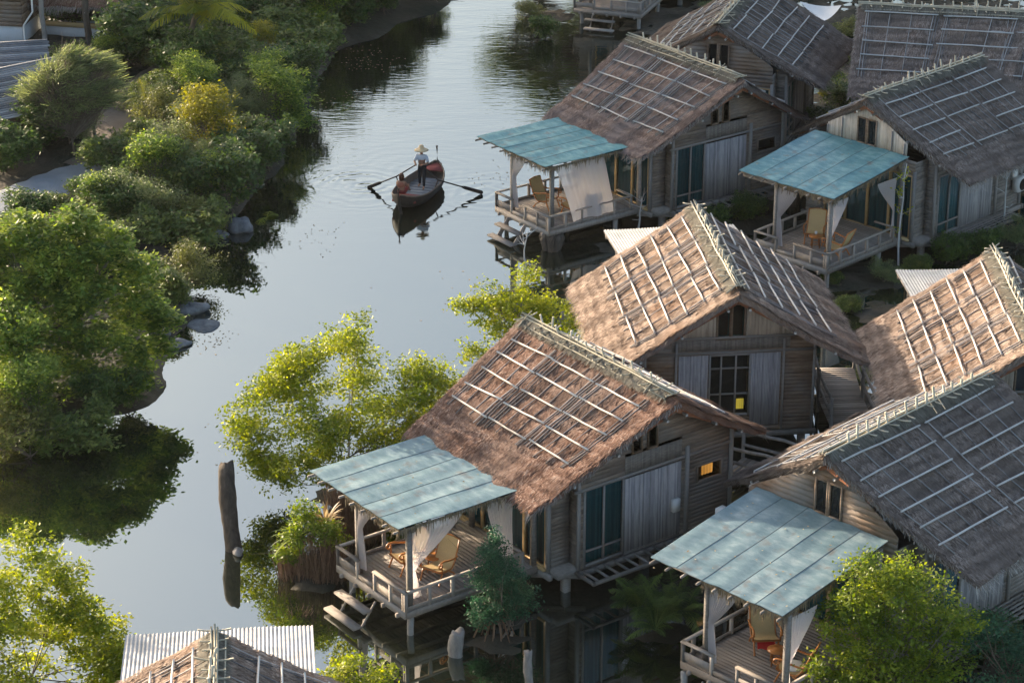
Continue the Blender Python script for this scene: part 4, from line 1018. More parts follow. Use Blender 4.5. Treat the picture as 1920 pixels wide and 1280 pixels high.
for s in (-1,1): lathe(b, [(0,-.007),(.009,0),(0,.007)], 8, (.146,s*.032,1.625))
b.box(.142,.150,-.02,.02,1.555,1.560); b.build('eyes_and_mouth', M['hair'], man)
# seated passenger near the bow, seen from behind on the camera's left
J2 = {'pelvis':((0,0,.14),.14),'waist':((-.03,0,.28),.115),'chest':((.02,0,.48),.13),'neckb':((.04,0,.62),.06),'neck':((.06,0,.68),.05),'head':((.09,0,.77),.09),'crown':((.08,0,.86),.085)}
E2 = [('pelvis','waist'),('waist','chest'),('chest','neckb'),('neckb','neck'),('neck','head'),('head','crown')]
for s, nm_ in ((1,'l'),(-1,'r')):
    J2.update({nm_+'hip':((.08,s*.10,.12),.09),nm_+'knee':((.42,s*.16,.28),.06),nm_+'ank':((.62,s*.12,.02),.042),nm_+'toe':((.76,s*.13,.0),.035),
      nm_+'sho':((.02,s*.17,.56),.058),nm_+'elb':((.16,s*.24,.34),.04),nm_+'wri':((.36,s*.17,.36),.03),nm_+'palm':((.43,s*.16,.35),.026)})
    E2 += [('pelvis',nm_+'hip'),(nm_+'hip',nm_+'knee'),(nm_+'knee',nm_+'ank'),(nm_+'ank',nm_+'toe'),('chest',nm_+'sho'),(nm_+'sho',nm_+'elb'),(nm_+'elb',nm_+'wri'),(nm_+'wri',nm_+'palm')]
    fingers(J2, E2, nm_, (.36,s*.17,.36), (.43,s*.16,.35), (.9,0,-.2), (0,1,0), (0,0,-1))
wom = figure('person', tuple(boatw(1.6,-.40,.56)), byaw+R(180), J2, E2, 'person with reddish brown hair seated low in the bow beside the red mat', [
    ('blouse', ['waist','chest','neckb','lsho','rsho'], .014, 'blouse'), ('skirt', ['pelvis','waist','lhip','lknee','rhip','rknee'], .014, 'oldred')])
b = MB(); lathe(b, [(0,.135),(.06,.125),(.10,.06),(.115,-.02),(.11,-.14),(.07,-.20),(0,-.20)], 16, (.06,0,.80)); b.build('hair', M['hair'], wom, smooth=True)
# oars
for (sg, tip, lab) in ((1, at(905,364), 'long oar on the camera right side of the boat, blade just above the water'), (-1, at(690,351), 'long oar on the camera left side of the boat, blade dipping in the water')):
    side_ = sg
    g0 = boatw(-.17, sg*.15, 0); g0[2] = FZ*BS+1.10; lk = boatw(LK[sg][0]-.1, sg*1.18, 1.04)
    tp_ = np.array((tip[0], tip[1], .06 if sg > 0 else -.02)); mid = lk+(tp_-lk)*.52
    root = empty('oar', tuple(g0)); tag(root, lab, 'oar', 'oars of the rowing boat')
    b = MB(); b.tube([(0,0,0), lk-g0, mid-g0], [.026,.03,.03], 6, .5); b.build('shaft', M['hull'], root)
    b = MB(); b.tube([mid-g0, mid-g0+(tp_-mid)*.15, tp_-g0-(tp_-mid)*.05, tp_-g0], [.03,.075,.085,.05], 6, .3); b.build('blade', M['hull'], root)

# ---------------------------------------------------------------- logs, stumps, rocks
def logpost(p0, p1, r0, label, mat='log', name='wooden_post', bulge=0):
    p0 = np.array(p0, float); p1 = np.array(p1, float); k = 16; n = 14; t = np.linspace(0,1,k)
    P = p0+(p1-p0)*t[:,None]-p0; bend = np.sin(t*np.pi)[:,None]*np.array((-.08,0,0)); P = P+bend
    th = np.arange(n)*2*np.pi/n; V = []
    d = unit(p1-p0); a = unit(np.cross(d, (0,1,.1))); c = np.cross(d, a)
    prof = 1+.10*np.sin(th*3+1)+.06*np.sin(th*7)
    for i in range(k):
        rr = r0*(1+.05*math.sin(i*.8)+rng.normal(0,.015))*(1-.25*max(0,i/k-.85)*4)
        for j in range(n): V.append(P[i]+rr*prof[j]*(a*math.cos(th[j])+c*math.sin(th[j]))+rng.normal(0,.006,3))
    V = np.array(V); V[-n:,2] += rng.normal(0,.05,n); V = np.concatenate([V, [P[-1]+d*.0-np.array((0,0,.06))]])
    b = MB(); b.add(V, [(i*n+j,i*n+(j+1)%n,(i+1)*n+(j+1)%n,(i+1)*n+j) for i in range(k-1) for j in range(n)], [((k-1)*n+j,(k-1)*n+(j+1)%n,k*n) for j in range(n)], tone=rng.uniform(0,1,1)[0])
    o = b.build(name, M[mat], smooth=True); o.location = p0; return tag(o, label, 'post')
logpost((-8.23,67.86,-.6), (-8.59,69.2,2.36), .256, 'thick dark timber post leaning out of the open water left of the centre')
x, y = at(860,1228); logpost((x,y,-.4), (x,y+.05,.75), .21, 'short pale stump in dark water below the front porch', 'driftwood')
x, y = at(1003,1290); logpost((x,y,-.4), (x-.18,y+.2,1.05), .12, 'thin weathered snag standing by the bottom edge of the photo', 'driftwood')
x, y = at(1030,500); 
def rock(px, py, r_, label, sq=.6, zoff=0.0, mat='rock', cat='rock', group='rocks at the left waterline'):
    x, y = at(px, py, max(0, zoff)); n, m = 14, 9; V = []
    ph = rng.uniform(0,6,6)
    for i in range(m):
        for j in range(n):
            a_ = -math.pi/2+math.pi*i/(m-1); t_ = 2*math.pi*j/n
            rr = 1+.18*math.sin(2*t_+ph[0])+.12*math.sin(3*t_+ph[1]+a_*2)+.08*math.sin(5*a_+ph[2])
            V.append((r_*rr*math.cos(a_)*math.cos(t_)*1.25, r_*rr*math.cos(a_)*math.sin(t_), r_*sq*rr*math.sin(a_)))
    b = MB(); b.add(V, [(i*n+j,i*n+(j+1)%n,(i+1)*n+(j+1)%n,(i+1)*n+j) for i in range(m-1) for j in range(n)], tone=rng.uniform(.2,.9))
    o = b.build('rock' if cat == 'rock' else 'driftwood', M[mat], smooth=True); o.location = (x, y, zoff); o.rotation_euler[2] = rng.uniform(0,6)
    return tag(o, label, cat, group)
rock(446,1034,.17,'small pale driftwood lump resting against the foot of the leaning post',.6,.08,'driftwood','driftwood',None)
rock(452,425,.42,'round blue-grey boulder at the water edge beside the floating palm frond reflection',.8,.15)
rock(420,441,.22,'small pale stone next to the round boulder',.6,.1)
rock(395,441,.45,'low flat dark rock in the rock row below the bank shrubs',.4,.1)
rock(368,438,.30,'brownish grey rock at the left end of the rock row',.6,.12)
rock(355,580,.50,'dark grey wedge rock jutting from under the big tree',.5,.12)
rock(297,600,.28,'pale rock half hidden under the right side of the big tree',.6,.25)
rock(308,622,.26,'small grey rock below the pale one under the big tree',.6,.2)
rock(330,645,.40,'light grey flat rock at the waterline below the big tree',.35,.06)
rock(382,610,.55,'pale green flat slab lying just above the water',.08,.0)


# ---------------------------------------------------------------- vegetation
def lobes_points(lobes, n, shell=.55, r=rng):
    """points clumped in ellipsoid lobes [(c, (rx,ry,rz)), ...]"""
    vol = np.array([l[1][0]*l[1][1]*l[1][2] for l in lobes])**.67; pick = r.choice(len(lobes), n, p=vol/vol.sum())
    c = np.array([l[0] for l in lobes])[pick]; s = np.array([l[1] for l in lobes])[pick]
    d = unit(r.normal(size=(n,3))); rad = shell+(1-shell)*r.uniform(0,1,(n,1))**.6; rad *= np.where(r.random((n,1)) < .2, r.uniform(.2,1,(n,1)), 1)
    return c+d*s*rad
def clumped(lobes, nclump, per, cr, r=rng, shell=.5, flat=.6):
    cc = lobes_points(lobes, nclump, shell, r)
    tone = np.clip(r.normal(.5,.22,nclump),0,1)
    P = np.repeat(cc, per, 0)+r.normal(0,1,(nclump*per,3))*np.array((cr,cr,cr*flat))
    T = np.clip(np.repeat(tone, per)+r.normal(0,.15,nclump*per),0,1)
    return cc, P, T
def branches(b, base, cc, r=rng, rad=.12, k=26, trunk_h=.35, stems=1):
    top = cc.mean(0); base = np.array(base, float)
    hub = [base+(top-base)*f+r.normal(0,.15,3)*(1,1,.3) for f in (trunk_h, trunk_h+.25)]
    for s_ in range(stems):
        off = np.array((r.normal(0,.12)*(stems > 1), r.normal(0,.12)*(stems > 1), 0))
        b.tube([base+off, (base+hub[0])/2+r.normal(0,.05,3)+off, hub[0], hub[1]], [rad*1.1,rad,rad*.85,rad*.6], 7)
    for c in cc[r.choice(len(cc), min(k,len(cc)), replace=False)]:
        h = hub[r.integers(0,2)]; mid = (h+c)/2+r.normal(0,.1,3)+np.array((0,0,-.08)); b.tube([h, mid, c], [rad*.45,rad*.28,rad*.1], 5)
        for q in range(2):
            e = c+r.normal(0,.35,3); b.tube([mid, (mid+e)/2+r.normal(0,.06,3), e], [rad*.2,rad*.13,rad*.06], 4)
def tree(name, loc, lobes, mat, label, cat, nclump, per, cr, leaf, group=None, trunk=.12, aspect=.5, flat=.4, shell=.5, k=26, trunk_h=.35, stems=1, base=(0,0,-.3), seed=0, spray=0, barkmat='bark'):
    r = np.random.default_rng(seed+100); root = empty(name, loc); tag(root, label, cat, group)
    cc, P, T = clumped(lobes, nclump, per, cr, r, shell)
    b = MB(); b.leaves(P, leaf, T, flat, aspect)
    if spray:
        k = spray*len(cc); P2 = np.repeat(cc, spray, 0)+r.normal(0,cr*.8,(k,3)); D = unit((P2-cc.mean(0))*(1,1,.2)+np.array((.9,0,.5))+r.normal(0,.25,(k,3)))
        b.blades(P2, D, unit(np.cross(D, r.normal(size=(k,3)))), r.uniform(.2,.5,k), r.uniform(.02,.045,k), np.clip(r.normal(.65,.2,k),0,1))
    b.build('crown' if cat == 'tree' else 'foliage', M[mat], root)
    t = MB(); branches(t, base, cc, r, trunk, k, trunk_h, stems); t.build('trunk' if cat == 'tree' else 'stems', M[barkmat], root)
    return root
def L(x, y, z, rx, ry=None, rz=None): return ((x,y,z), (rx, ry or rx, rz or rx))
def rl(n, R_, h0, h1, s0, s1, seed, sx=1, sy=1):
    r = np.random.default_rng(seed); out = []
    for i in range(n):
        a = r.uniform(0,6.28); q = R_*math.sqrt(r.uniform(0,1)); h = r.uniform(h0,h1); s = r.uniform(s0,s1); out.append(L(q*math.cos(a)*sx, q*math.sin(a)*sy, h, s, s, s*.75))
    return out
# --- centre mangrove tree by the front cottage
def cone_lobes(n, prof, seed, s0=.3, s1=.6, sy=.6):
    """irregular crown: prof = [(z, left x, right x), ...]"""
    r = np.random.default_rng(seed); prof = np.array(prof, float); out = []
    zz_ = np.linspace(prof[0,0], prof[-1,0], 60); ww_ = np.interp(zz_, prof[:,0], prof[:,2]-prof[:,1])+.25; ww_ = ww_/ww_.sum()
    for i in range(n):
        z = r.choice(zz_, p=ww_); a = np.interp(z, prof[:,0], prof[:,1]); c = np.interp(z, prof[:,0], prof[:,2])
        x_ = a+(c-a)*(r.uniform(0,1) if i % 3 else r.choice([.03,.97])); y_ = r.uniform(-1,1)*(c-a)*.5*sy*max(.3, 1-abs(2*(x_-a)/(c-a+1e-6)-1)**2); q = min(r.uniform(s0,s1), .3+.28*(c-a)); out.append(L(x_, y_, z, q, q, q*r.uniform(.5,.85)))
    return out
x, y = at(640,935)
tree('mangrove_tree', (x,y,0), cone_lobes(120, [(.9,-1.9,1.9),(1.8,-3.0,2.2),(2.6,-3.1,3.0),(3.3,-3.1,3.9),(3.9,-2.2,3.5),(4.5,-1.6,2.3),(5.2,-.5,1.5),(5.8,.5,1.2),(6.5,.75,1.05)], 5, .42, .85), 'leaf_mangrove',
  'bright yellow-green mangrove tree in full sun between open water and the front middle cottage', 'tree', 1750, 26, .15, .125, trunk=.04, stems=3, k=20, seed=1, shell=.2, trunk_h=.25)
x, y = at(975,690)
tree('mangrove_tree', (x,y,0), [L(.2,0,3.5,.5,.5,.7),L(-1.9,.2,2.3,.5,.4,.35),L(-.9,.2,2.6,.75,.6,.6),L(.1,0,2.6,.9,.7,.7),L(-1.7,.1,2.2,.5,.4,.4),L(.9,0,2.3,.6,.6,.7),L(-.8,-.1,1.7,.8,.6,.6),L(.5,-.3,1.5,.8,.6,.6),L(1.9,.1,1.9,.5,.5,.7),L(-1.5,-.6,.9,.7,.5,.5),L(2.2,-.2,1.2,.6,.5,.6)], 'leaf_mangrove',
  'smaller bright green mangrove tree behind the ridge of the front middle cottage', 'tree', 290, 28, .15, .135, trunk=.05, stems=3, k=20, seed=2, shell=.35)
x, y = at(60,1330)
tree('mangrove_tree', (x,y,0), cone_lobes(80, [(.2,-2.6,3.0),(1.4,-2.6,2.6),(2.4,-2.2,2.2),(3.2,-2.0,1.5),(3.9,-1.8,1.2),(4.6,-.9,1.0),(5.2,-.2,.6)], 8, .4, .8), 'leaf_mangrove',
  'sunlit yellow-green mangrove tree filling the bottom left corner', 'tree', 1150, 28, .15, .14, trunk=.04, stems=3, k=18, seed=3, shell=.2)
x, y = at(660,1400)
tree('mangrove_bush', (x,y,0), [L(-.1,0,2.2,.55,.5,.8),L(.7,.1,1.9,.5,.5,.7),L(-.8,0,1.5,.6,.5,.7),L(0,-.1,1.2,1.1,.8,.8),L(1.0,0,1.0,.7,.6,.6),L(-1.0,-.2,.8,.7,.6,.6)], 'leaf_mangrove',
  'bright green mangrove bush at the bottom edge right of the corrugated roof', 'bush', 260, 36, .13, .115, trunk=.05, stems=4, k=30, seed=4, shell=.3)
# --- tree by the lower right porch
x, y = at(1650,1345)
tree('leafy_tree', (x,y,0), [L(-.6,0,4.3,.7,.6,.7),L(.5,.1,4.1,.6,.6,.7),L(-.2,0,3.6,1.2,1,.9),L(1.1,.1,3.3,1.0,.9,.9),L(-1.0,-.1,3.0,.9,.8,.8),L(1.9,0,2.8,.6,.5,.5),L(0,-.3,2.3,1.4,1.1,.9),L(1.2,-.2,1.9,1.1,.9,.8),L(-.9,-.4,1.6,1.2,.9,.8),L(.3,-.6,1.0,1.5,1.0,.7),L(-2.0,-.3,.6,.7,.5,.5)], 'leaf_mid',
  'green tree with sunlit top standing in front of the lower right porch roof', 'tree', 620, 34, .14, .115, trunk=.06, stems=2, k=26, seed=5, shell=.4)
x, y = at(1905,1330)
tree('leafy_shrub', (x,y,0), rl(9,1.2,.5,2.3,.5,.8,61), 'leaf_cone', 'dark green shrub in the bottom right corner', 'shrub', 200, 36, .16, .10, trunk=.05, stems=3, seed=6)
# --- conical mangrove in front of the front deck
x, y = at(930,1195)
root = tree('young_mangrove', (x,y,.0), [L(-.05,0,3.15,.22,.2,.4),L(0,0,2.7,.45,.4,.45),L(.15,0,2.2,.65,.55,.5),L(-.25,-.1,1.8,.6,.5,.5),L(.45,.1,1.6,.65,.55,.5),L(.0,-.2,1.15,.85,.6,.5),L(.6,.1,1.05,.55,.5,.45),L(-.4,-.2,.85,.5,.45,.35)], 'leaf_cone',
  'cone-shaped dark green young mangrove with stilt roots in front of the front deck', 'tree', 270, 46, .11, .085, trunk=.05, k=26, seed=7, shell=.3)
b = MB()
for i in range(22):
    a = rng.uniform(0,6.28); q = rng.uniform(.25,.75); b.tube([(.05*math.cos(a),.05*math.sin(a),rng.uniform(.6,1.0)),(q*.6*math.cos(a),q*.6*math.sin(a),.5),(q*math.cos(a),q*math.sin(a),-.25)], [.02,.018,.015], 5)
b.build('stilt_roots', M['root'], root)
# --- root curtain / reeds left of the front porch
def reeds(loc, rx, ry, h, n, mat, label, name='reed_clump', cat='reeds', lean=.12, w=.02):
    r = np.random.default_rng(n); b = MB(); a = r.uniform(0,6.28,n); q = np.sqrt(r.uniform(0,1,n))
    P = np.stack([q*rx*np.cos(a), q*ry*np.sin(a), np.full(n,-.25)], 1); D = unit(np.stack([r.normal(0,lean,n), r.normal(0,lean,n), np.ones(n)], 1))
    S = unit(np.cross(D, r.normal(size=(n,3)))); b.blades(P, D, S, h*r.uniform(.55,1.1,n), w*r.uniform(.7,1.6,n), r.uniform(0,1,n))
    o = b.build(name, M[mat]); o.location = loc; return tag(o, label, cat)
x, y = at(560,1080); reeds((x,y,0), .62, .4, 1.35, 420, 'root', 'brown hanging roots at the river side of the root tangle by the front porch', 'root_thicket', 'roots', .14)
x, y = at(612,1085); reeds((x,y,0), .6, .45, 1.75, 460, 'root', 'taller brown root tangle nearest the front porch corner', 'root_thicket', 'roots', .12)
x, y = at(665,1010); reeds((x,y,0), .85, .5, 2.4, 700, 'root', 'tall dark brown stems standing behind the river-side post of the front porch', 'root_thicket', 'roots', .08)
def spiky(loc, n, Ln, mat, label, name='spiky_plant', cat='plant', group=None, seed=0, up=.5, w=.06, leaflets=False):
    r = np.random.default_rng(seed+300); b = MB()
    for i in range(n):
        a = r.uniform(0,6.28); e = r.uniform(.15,1)*up+.15; L_ = Ln*r.uniform(.6,1.1); k = 7; t = np.linspace(0,1,k)
        dr = np.array((math.cos(a), math.sin(a))); X_ = t*L_*math.cos(e)*1.0; Z_ = t*L_*math.sin(e)*1.6-(t**2)*L_*.75*(1.2-e*.5)
        P = np.stack([dr[0]*X_, dr[1]*X_, Z_], 1); sd = np.array((-dr[1], dr[0], 0)); tone = r.uniform(0,1)
        if leaflets:
            b.tube(P, [.018*(1-.7*q) for q in t], 4, tone, cap=False)
            tt = np.linspace(.12,1,34); Q = np.stack([np.interp(tt,t,P[:,c]) for c in range(3)], 1); dirn = unit(np.gradient(Q, axis=0))
            for sg in (-1,1):
                D = unit(dirn*.55+sd*sg*.9+np.array((0,0,-.38))+r.normal(0,.08,(34,3))); b.blades(Q, D, unit(np.cross(D,(0,0,1.))+r.normal(0,.2,(34,3))), L_*.26*np.sin(np.clip(tt*2.6+.35,0,3.0)), L_*.022, tone+r.normal(0,.1,34))
        else:
            wd = w*np.sin(np.clip(t*2.7+.4,0,3.1)); V = np.concatenate([P-sd*wd[:,None], P+sd*wd[:,None]]); b.add(V, [(j,j+1,k+j+1,k+j) for j in range(k-1)], tone=tone)
    o = b.build(name, M[mat]); o.location = loc; return tag(o, label, cat, group)
x, y = at(560,1000,1.4); spiky((x,y,1.2), 46, 1.0, 'leaf_broad', 'green pandanus rosette on top of the brown roots', 'pandanus', 'plant', seed=1, up=.9, w=.035)
x, y = at(610,975,1.5); spiky((x,y,1.35), 60, .85, 'leaf_dry', 'cream and dry tipped pandanus rosette left of the front porch', 'pandanus', 'plant', seed=2, up=.9, w=.035)
x, y = at(590,1030,.9)
tree('leafy_shrub', (x,y,0), [L(-.5,0,1.4,.5,.4,.35),L(.2,-.1,1.6,.5,.4,.4),L(.6,0,1.3,.4,.4,.35),L(-.8,-.1,.9,.35),L(-.3,.2,2.0,.45,.4,.4)], 'leaf_mid', 'leafy sunlit shrub growing through the root tangle left of the front porch', 'shrub', 110, 26, .12, .12, trunk=.03, k=12, seed=31)
x, y = at(560,1150); reeds((x,y,0), .35, .3, .5, 60, 'root', 'low dark twiggy stub in the water below the root curtain', 'twig_stub', 'roots', .5)
# --- dark ferny bush between front and lower right cottages
x, y = at(1240,1195); 
for i, (dx, dy, s) in enumerate(((0,0,1.3),(.7,.5,1.1),(-.6,.7,1.2),(.4,1.2,1.0),(-.2,-.4,.9))): spiky((x+dx,y+dy,.3+.2*s), 22, s, 'leaf_dark', ['dark fern clump in the middle of the gap between the two front porches','dark fern at the right of that gap by the lower right porch','dark fern at the left of the gap under the front cottage ledge','dark fern farthest back in the gap under the ledge','small dark fern nearest the camera in the gap'][i], 'fern', 'fern', 'ferns between the two front cottages', seed=10+i, up=1.0, leaflets=True)
# --- saplings
def sapling(px, py, h, label, leafy, seed, mat='leaf_mangrove'):
    r = np.random.default_rng(seed+500); x, y = at(px, py); root = empty('sapling', (x, y, 0)); tag(root, label, 'sapling'); t = MB(); P = [(0,0,-.2)]
    for i in range(6): P.append((P[-1][0]+r.normal(0,.05), P[-1][1]+r.normal(0,.05), h*(i+1)/6))
    t.tube(P, np.linspace(.045,.014,7), 6, .9); ends = []
    for i in range(9):
        k = r.integers(2,6); p = np.array(P[k]); e = p+np.array((r.normal(0,.35), r.normal(0,.35), r.uniform(.1,.5))); t.tube([p, (p+e)/2+r.normal(0,.05,3), e], [.016,.012,.006], 4, .8); ends.append(e)
    t.build('stem', M['polegrey'], root)
    if leafy:
        b = MB(); c = np.array(ends)*(1,1,1); Q = np.repeat(c, 16, 0)*np.array((.6,.6,1))+r.normal(0,.11,(len(c)*16,3)); b.leaves(Q, .11, r.uniform(.3,1,len(Q)), .2, .6); b.build('leaves', M[mat], root)
sapling(1685,500,4.2,'thin pale sapling with a few bright leaves in front of the upper right glass doors',True,1)
sapling(1880,440,3.6,'bare pale forked sapling near the right edge beside the upper right cottage',False,2)
sapling(985,505,1.6,'bare leafless twig sapling in the shadow below the far riverside porch',False,3)
sapling(1195,430,1.5,'grey bare twigs beside the far riverside cottage corner stilt',False,5)
# --- shrubs between houses and on the bank.  prototypes share meshes
PROTO = {}
def proto(kind):
    if kind in PROTO: return PROTO[kind]
    spec = {'round': (rl(10,.75,.45,1.25,.42,.62,11), 'leaf_shrub', 190, 26, .13, .15), 'wide': (rl(13,1.1,.35,1.0,.42,.6,12,1.3,.9), 'leaf_shrub', 210, 26, .14, .16),
            'tall': (rl(12,.65,.6,2.3,.45,.7,13), 'leaf_broad', 220, 30, .15, .12), 'dark': (rl(12,.85,.5,1.7,.5,.7,14), 'leaf_dark', 210, 28, .14, .16),
            'olive': (rl(11,.8,.4,1.3,.4,.6,15), 'leaf_olive', 190, 30, .13, .09), 'gold': (rl(12,.6,.6,2.2,.42,.6,16), 'leaf_yellow', 240, 30, .14, .10),
            'low': (rl(9,.9,.15,.5,.3,.45,17,1.3,1), 'leaf_shrub', 130, 28, .12, .09), 'fine': (rl(12,.9,.5,1.8,.4,.6,18), 'leaf_feather', 210, 34, .14, .09)}[kind]
    r = np.random.default_rng(len(kind)*31+ord(kind[0])); lobes, mat, nc, per, cr, leaf = spec
    cc, P, T = clumped(lobes, nc, per, cr, r, .35); b = MB(); b.leaves(P, leaf, T, .5, .5)
    t = MB(); branches(t, (0,0,-.3), cc, r, .035, 18, .3, 3)
    PROTO[kind] = (b, t, mat, []); return PROTO[kind]
def shrub(px, py, kind, s, label, group='shrubs on the left bank', name='shrub', cat='shrub', z=None, sz=1.0):
    b, t, mat, cache = proto(kind); x, y = at(px, py, .6 if z is None else z); g = gz(x, y)
    root = empty(name, (x, y, max(g,0)-.03), rng.uniform(0,6.28)); root.scale = (s, s, s*sz*rng.uniform(.9,1.1)); tag(root, label, cat, group)
    if not cache:
        f = b.build('foliage', M[mat], root); st = t.build('stems', M['bark'], root); cache += [f, st]
    else:
        for o in cache: c = o.copy(); C.objects.link(c); c.parent = root
    return root
S = [  # px, py at the foot, kind, size, label
 (455,330,'dark',1.3,'dark shrub leaning over the brown mud edge opposite the boat'),
 (530,235,'tall',1.3,'tall green shrub at the bank bend left of the reflections'),
 (560,170,'dark',1.2,'dark shrub at the outer bank bend beside the sandy edge'),
 (490,180,'round',1.5,'rounded shrub with yellow-lit top above the bank bend'),
 (500,120,'gold',.8,'small golden-lit shrub on top of the upper bank thicket'),
 (570,95,'wide',1.4,'hazy shrub below the sandy clearing at the top of the bank'),
 (610,60,'tall',1.2,'pale green shrub near the sandy clearing at the top'),
 (540,40,'fine',1.6,'feathery blue-green shrub at the top left of the river'),
 (660,40,'dark',1.5,'dark tall shrub at the top edge on the left bank'),
 (470,70,'wide',1.5,'broad shrub right of the coconut palm'),
 (430,140,'round',1.5,'shrub below the coconut palm crown'),
 (350,175,'dark',1.3,'dark shrub at the foot of the coconut palm'),
 (370,230,'tall',1.1,'leafy shrub left of the golden bush'),
 (400,310,'gold',1.5,'large golden-yellow bush glowing in a patch of sun'),
 (445,285,'round',1.2,'green shrub tucked right of the golden bush'),
 (500,300,'dark',1.1,'dark shrub above the muddy bank edge'),
 (300,260,'olive',1.2,'olive shrub beside the dusty path'),
 (330,310,'fine',1.2,'blue-green shrub in the middle of the bank thicket'),
 (260,300,'round',1.0,'shrub where the dusty path meets the grey paving'),
 (240,350,'wide',1.3,'wide shrub at the end of the grey paving'),
 (300,380,'tall',1.1,'bright leaf-tipped shrub below the paving end'),
 (360,370,'round',1.4,'rounded green shrub in the lower bank thicket'),
 (420,380,'dark',1.3,'dark shrub over the rocks at the waterline'),
 (385,420,'olive',1.2,'brown-green shrub directly above the rock row'),
 (335,430,'wide',1.3,'broad shrub just right of the big tree crown'),
 (270,420,'fine',1.2,'shrub behind the big sunlit tree'),
 (345,520,'olive',1.1,'ferny brown-green shrub at the shady inlet right of the big tree'),
 (15,345,'dark',1.1,'dark hedge shrub at the left edge above the paving'),
 (85,300,'dark',1.3,'dark hedge shrub above the paving, second from the left edge'),
 (140,290,'fine',1.1,'low shrub under the feathery tree'),
 (20,300,'round',.9,'shrub below the old shed roof at the left edge'),
 (250,140,'dark',1.5,'very dark conifer-like shrub behind the feathery tree'),
 (290,110,'dark',1.4,'dark shrub beside the white drainpipe'),
 (120,75,'dark',1.3,'dark shrub in front of the white-walled building'),
 (200,60,'olive',1.2,'olive shrub against the porch of the white-walled building'),
 (330,60,'olive',1.6,'dull shrub behind the coconut palm'),
 (20,820,'olive',1.6,'sunlit dull green bush at the left edge over the dark water'),
 (60,790,'tall',1.2,'yellow-green lit bush at the left edge below the big tree'),
 (15,760,'tall',1.5,'tall bush at the left edge just under the big tree crown'),
 (260,210,'low',1.2,'low ground plants beside the dusty path'),
 (720,15,'dark',1.4,'dark shrub on the bank at the top edge near the river'),
 (420,20,'tall',1.6,'tall leafy shrub directly behind the coconut palm crown'),
 (240,735,'dark',.75,'dark shrub under the right skirt of the big tree at the waterline'),
 (185,755,'dark',.8,'dark shrub under the middle of the big tree over the dark water'),
 (120,800,'wide',1.1,'spreading shrub beneath the big tree near the left edge'),
 (590,15,'fine',1.6,'blue-green shrub at the top edge of the left bank')]
for (px, py, k, s, lab) in S: shrub(px, py, k, s, lab)
S2 = [(1335,425,'dark',1.2,'dark shrub below the reed screen of the far riverside cottage'),(1400,405,'dark',1.1,'dark shrub behind the left corner of the upper right porch'),(1280,400,'low',1.2,'low dark plants under the far riverside cottage'),
 (1660,520,'fine',1.0,'twiggy shrub right of the upper right porch corner'),(1720,500,'round',1.0,'green shrub at the foot of the pale sapling'),(1780,480,'dark',1.1,'dark shrub under the upper right glass door'),(1840,470,'dark',1.2,'dark shrub under the upper right reed wall'),
 (1900,450,'fine',1.2,'blue-green shrub at the right edge under the upper right cottage'),(1590,570,'round',.9,'green shrub behind the right roof slope of the centre cottage'),(1560,520,'round',.7,'small leafy shrub touching the upper right porch rail'),
 (1640,640,'low',1.2,'olive ground plants between the centre and right edge cottages'),(1870,1200,'dark',.9,'dark shrub under the ledge of the lower right cottage'),(1540,170,'gold',.6,'yellow-green shrub in the gap between the top cottages'),
 (1562,150,'tall',1.2,'leafy shrub beside the left edge of the top right roofs'),(1575,200,'dark',1.4,'dark shrub low in the gap between the top cottages'),(1590,110,'round',1.4,'round shrub under the shade sail'),(1545,240,'dark',1.2,'dark shrub nearest the camera in the gap between the top cottages'),(1565,230,'olive',1.0,'dull shrub in the gap left of the top right roofs'),(1590,60,'olive',1.6,'shrub by the white sail at the top'),(1480,1290,'tall',.6,'small leafy bush at the bottom under the lower right porch'),(1600,690,'low',.9,'dark plants beside the plank walkway'),
 (1020,60,'dark',1.1,'dark bush on the islet at the top by the far deck'),(1000,20,'olive',1.3,'dull bush at the top edge left of the far deck'),(1330,30,'fine',1.0,'pale leafed bush behind the ridge of the far riverside cottage')]
for (px, py, k, s, lab) in S2: shrub(px, py+8, k, s*.6, lab, 'shrubs between the cottages', z=.1, sz=.8)
rt = np.random.default_rng(5); n_ = 0; PATH = np.array([at(-80,420,.9), at(20,385,.9), at(110,345,.9), at(195,318,.9), at(205,270,.9), at(225,215,.9), at(270,160,.9)])
PATHD = dens(PATH, 60)
while n_ < 120:
    x, y = rt.uniform(-27,-3), rt.uniform(86,133)
    d_ = pdist(np.array([x]), np.array([y]), BANK)[0]
    if not inpoly(np.array([x]), np.array([y]), BANK)[0] or d_ < .5 or np.hypot(PATHD[:,0]-x, PATHD[:,1]-y).min() < 1.9: continue
    if (x < -17 and y > 118) or x < -21 or (x < -14.5 and 96 < y < 104): continue
    k_ = rt.choice(['round','wide','dark','olive','fine','tall','low'], p=[.2,.2,.16,.12,.14,.08,.1]); b_, t_, mat_, cache_ = proto(k_)
    ro_ = empty('shrub', (x, y, gz(x,y)-.03), rt.uniform(0,6.28)); q_ = rt.uniform(.7,1.15); ro_.scale = (q_,q_,q_*.9)
    tag(ro_, 'green shrub merged into the dense thicket of the left bank', 'shrub', 'thicket of the left bank')
    if not cache_: cache_ += [b_.build('foliage', M[mat_], ro_), t_.build('stems', M['bark'], ro_)]
    else:
        for o in cache_: c = o.copy(); C.objects.link(c); c.parent = ro_
    n_ += 1
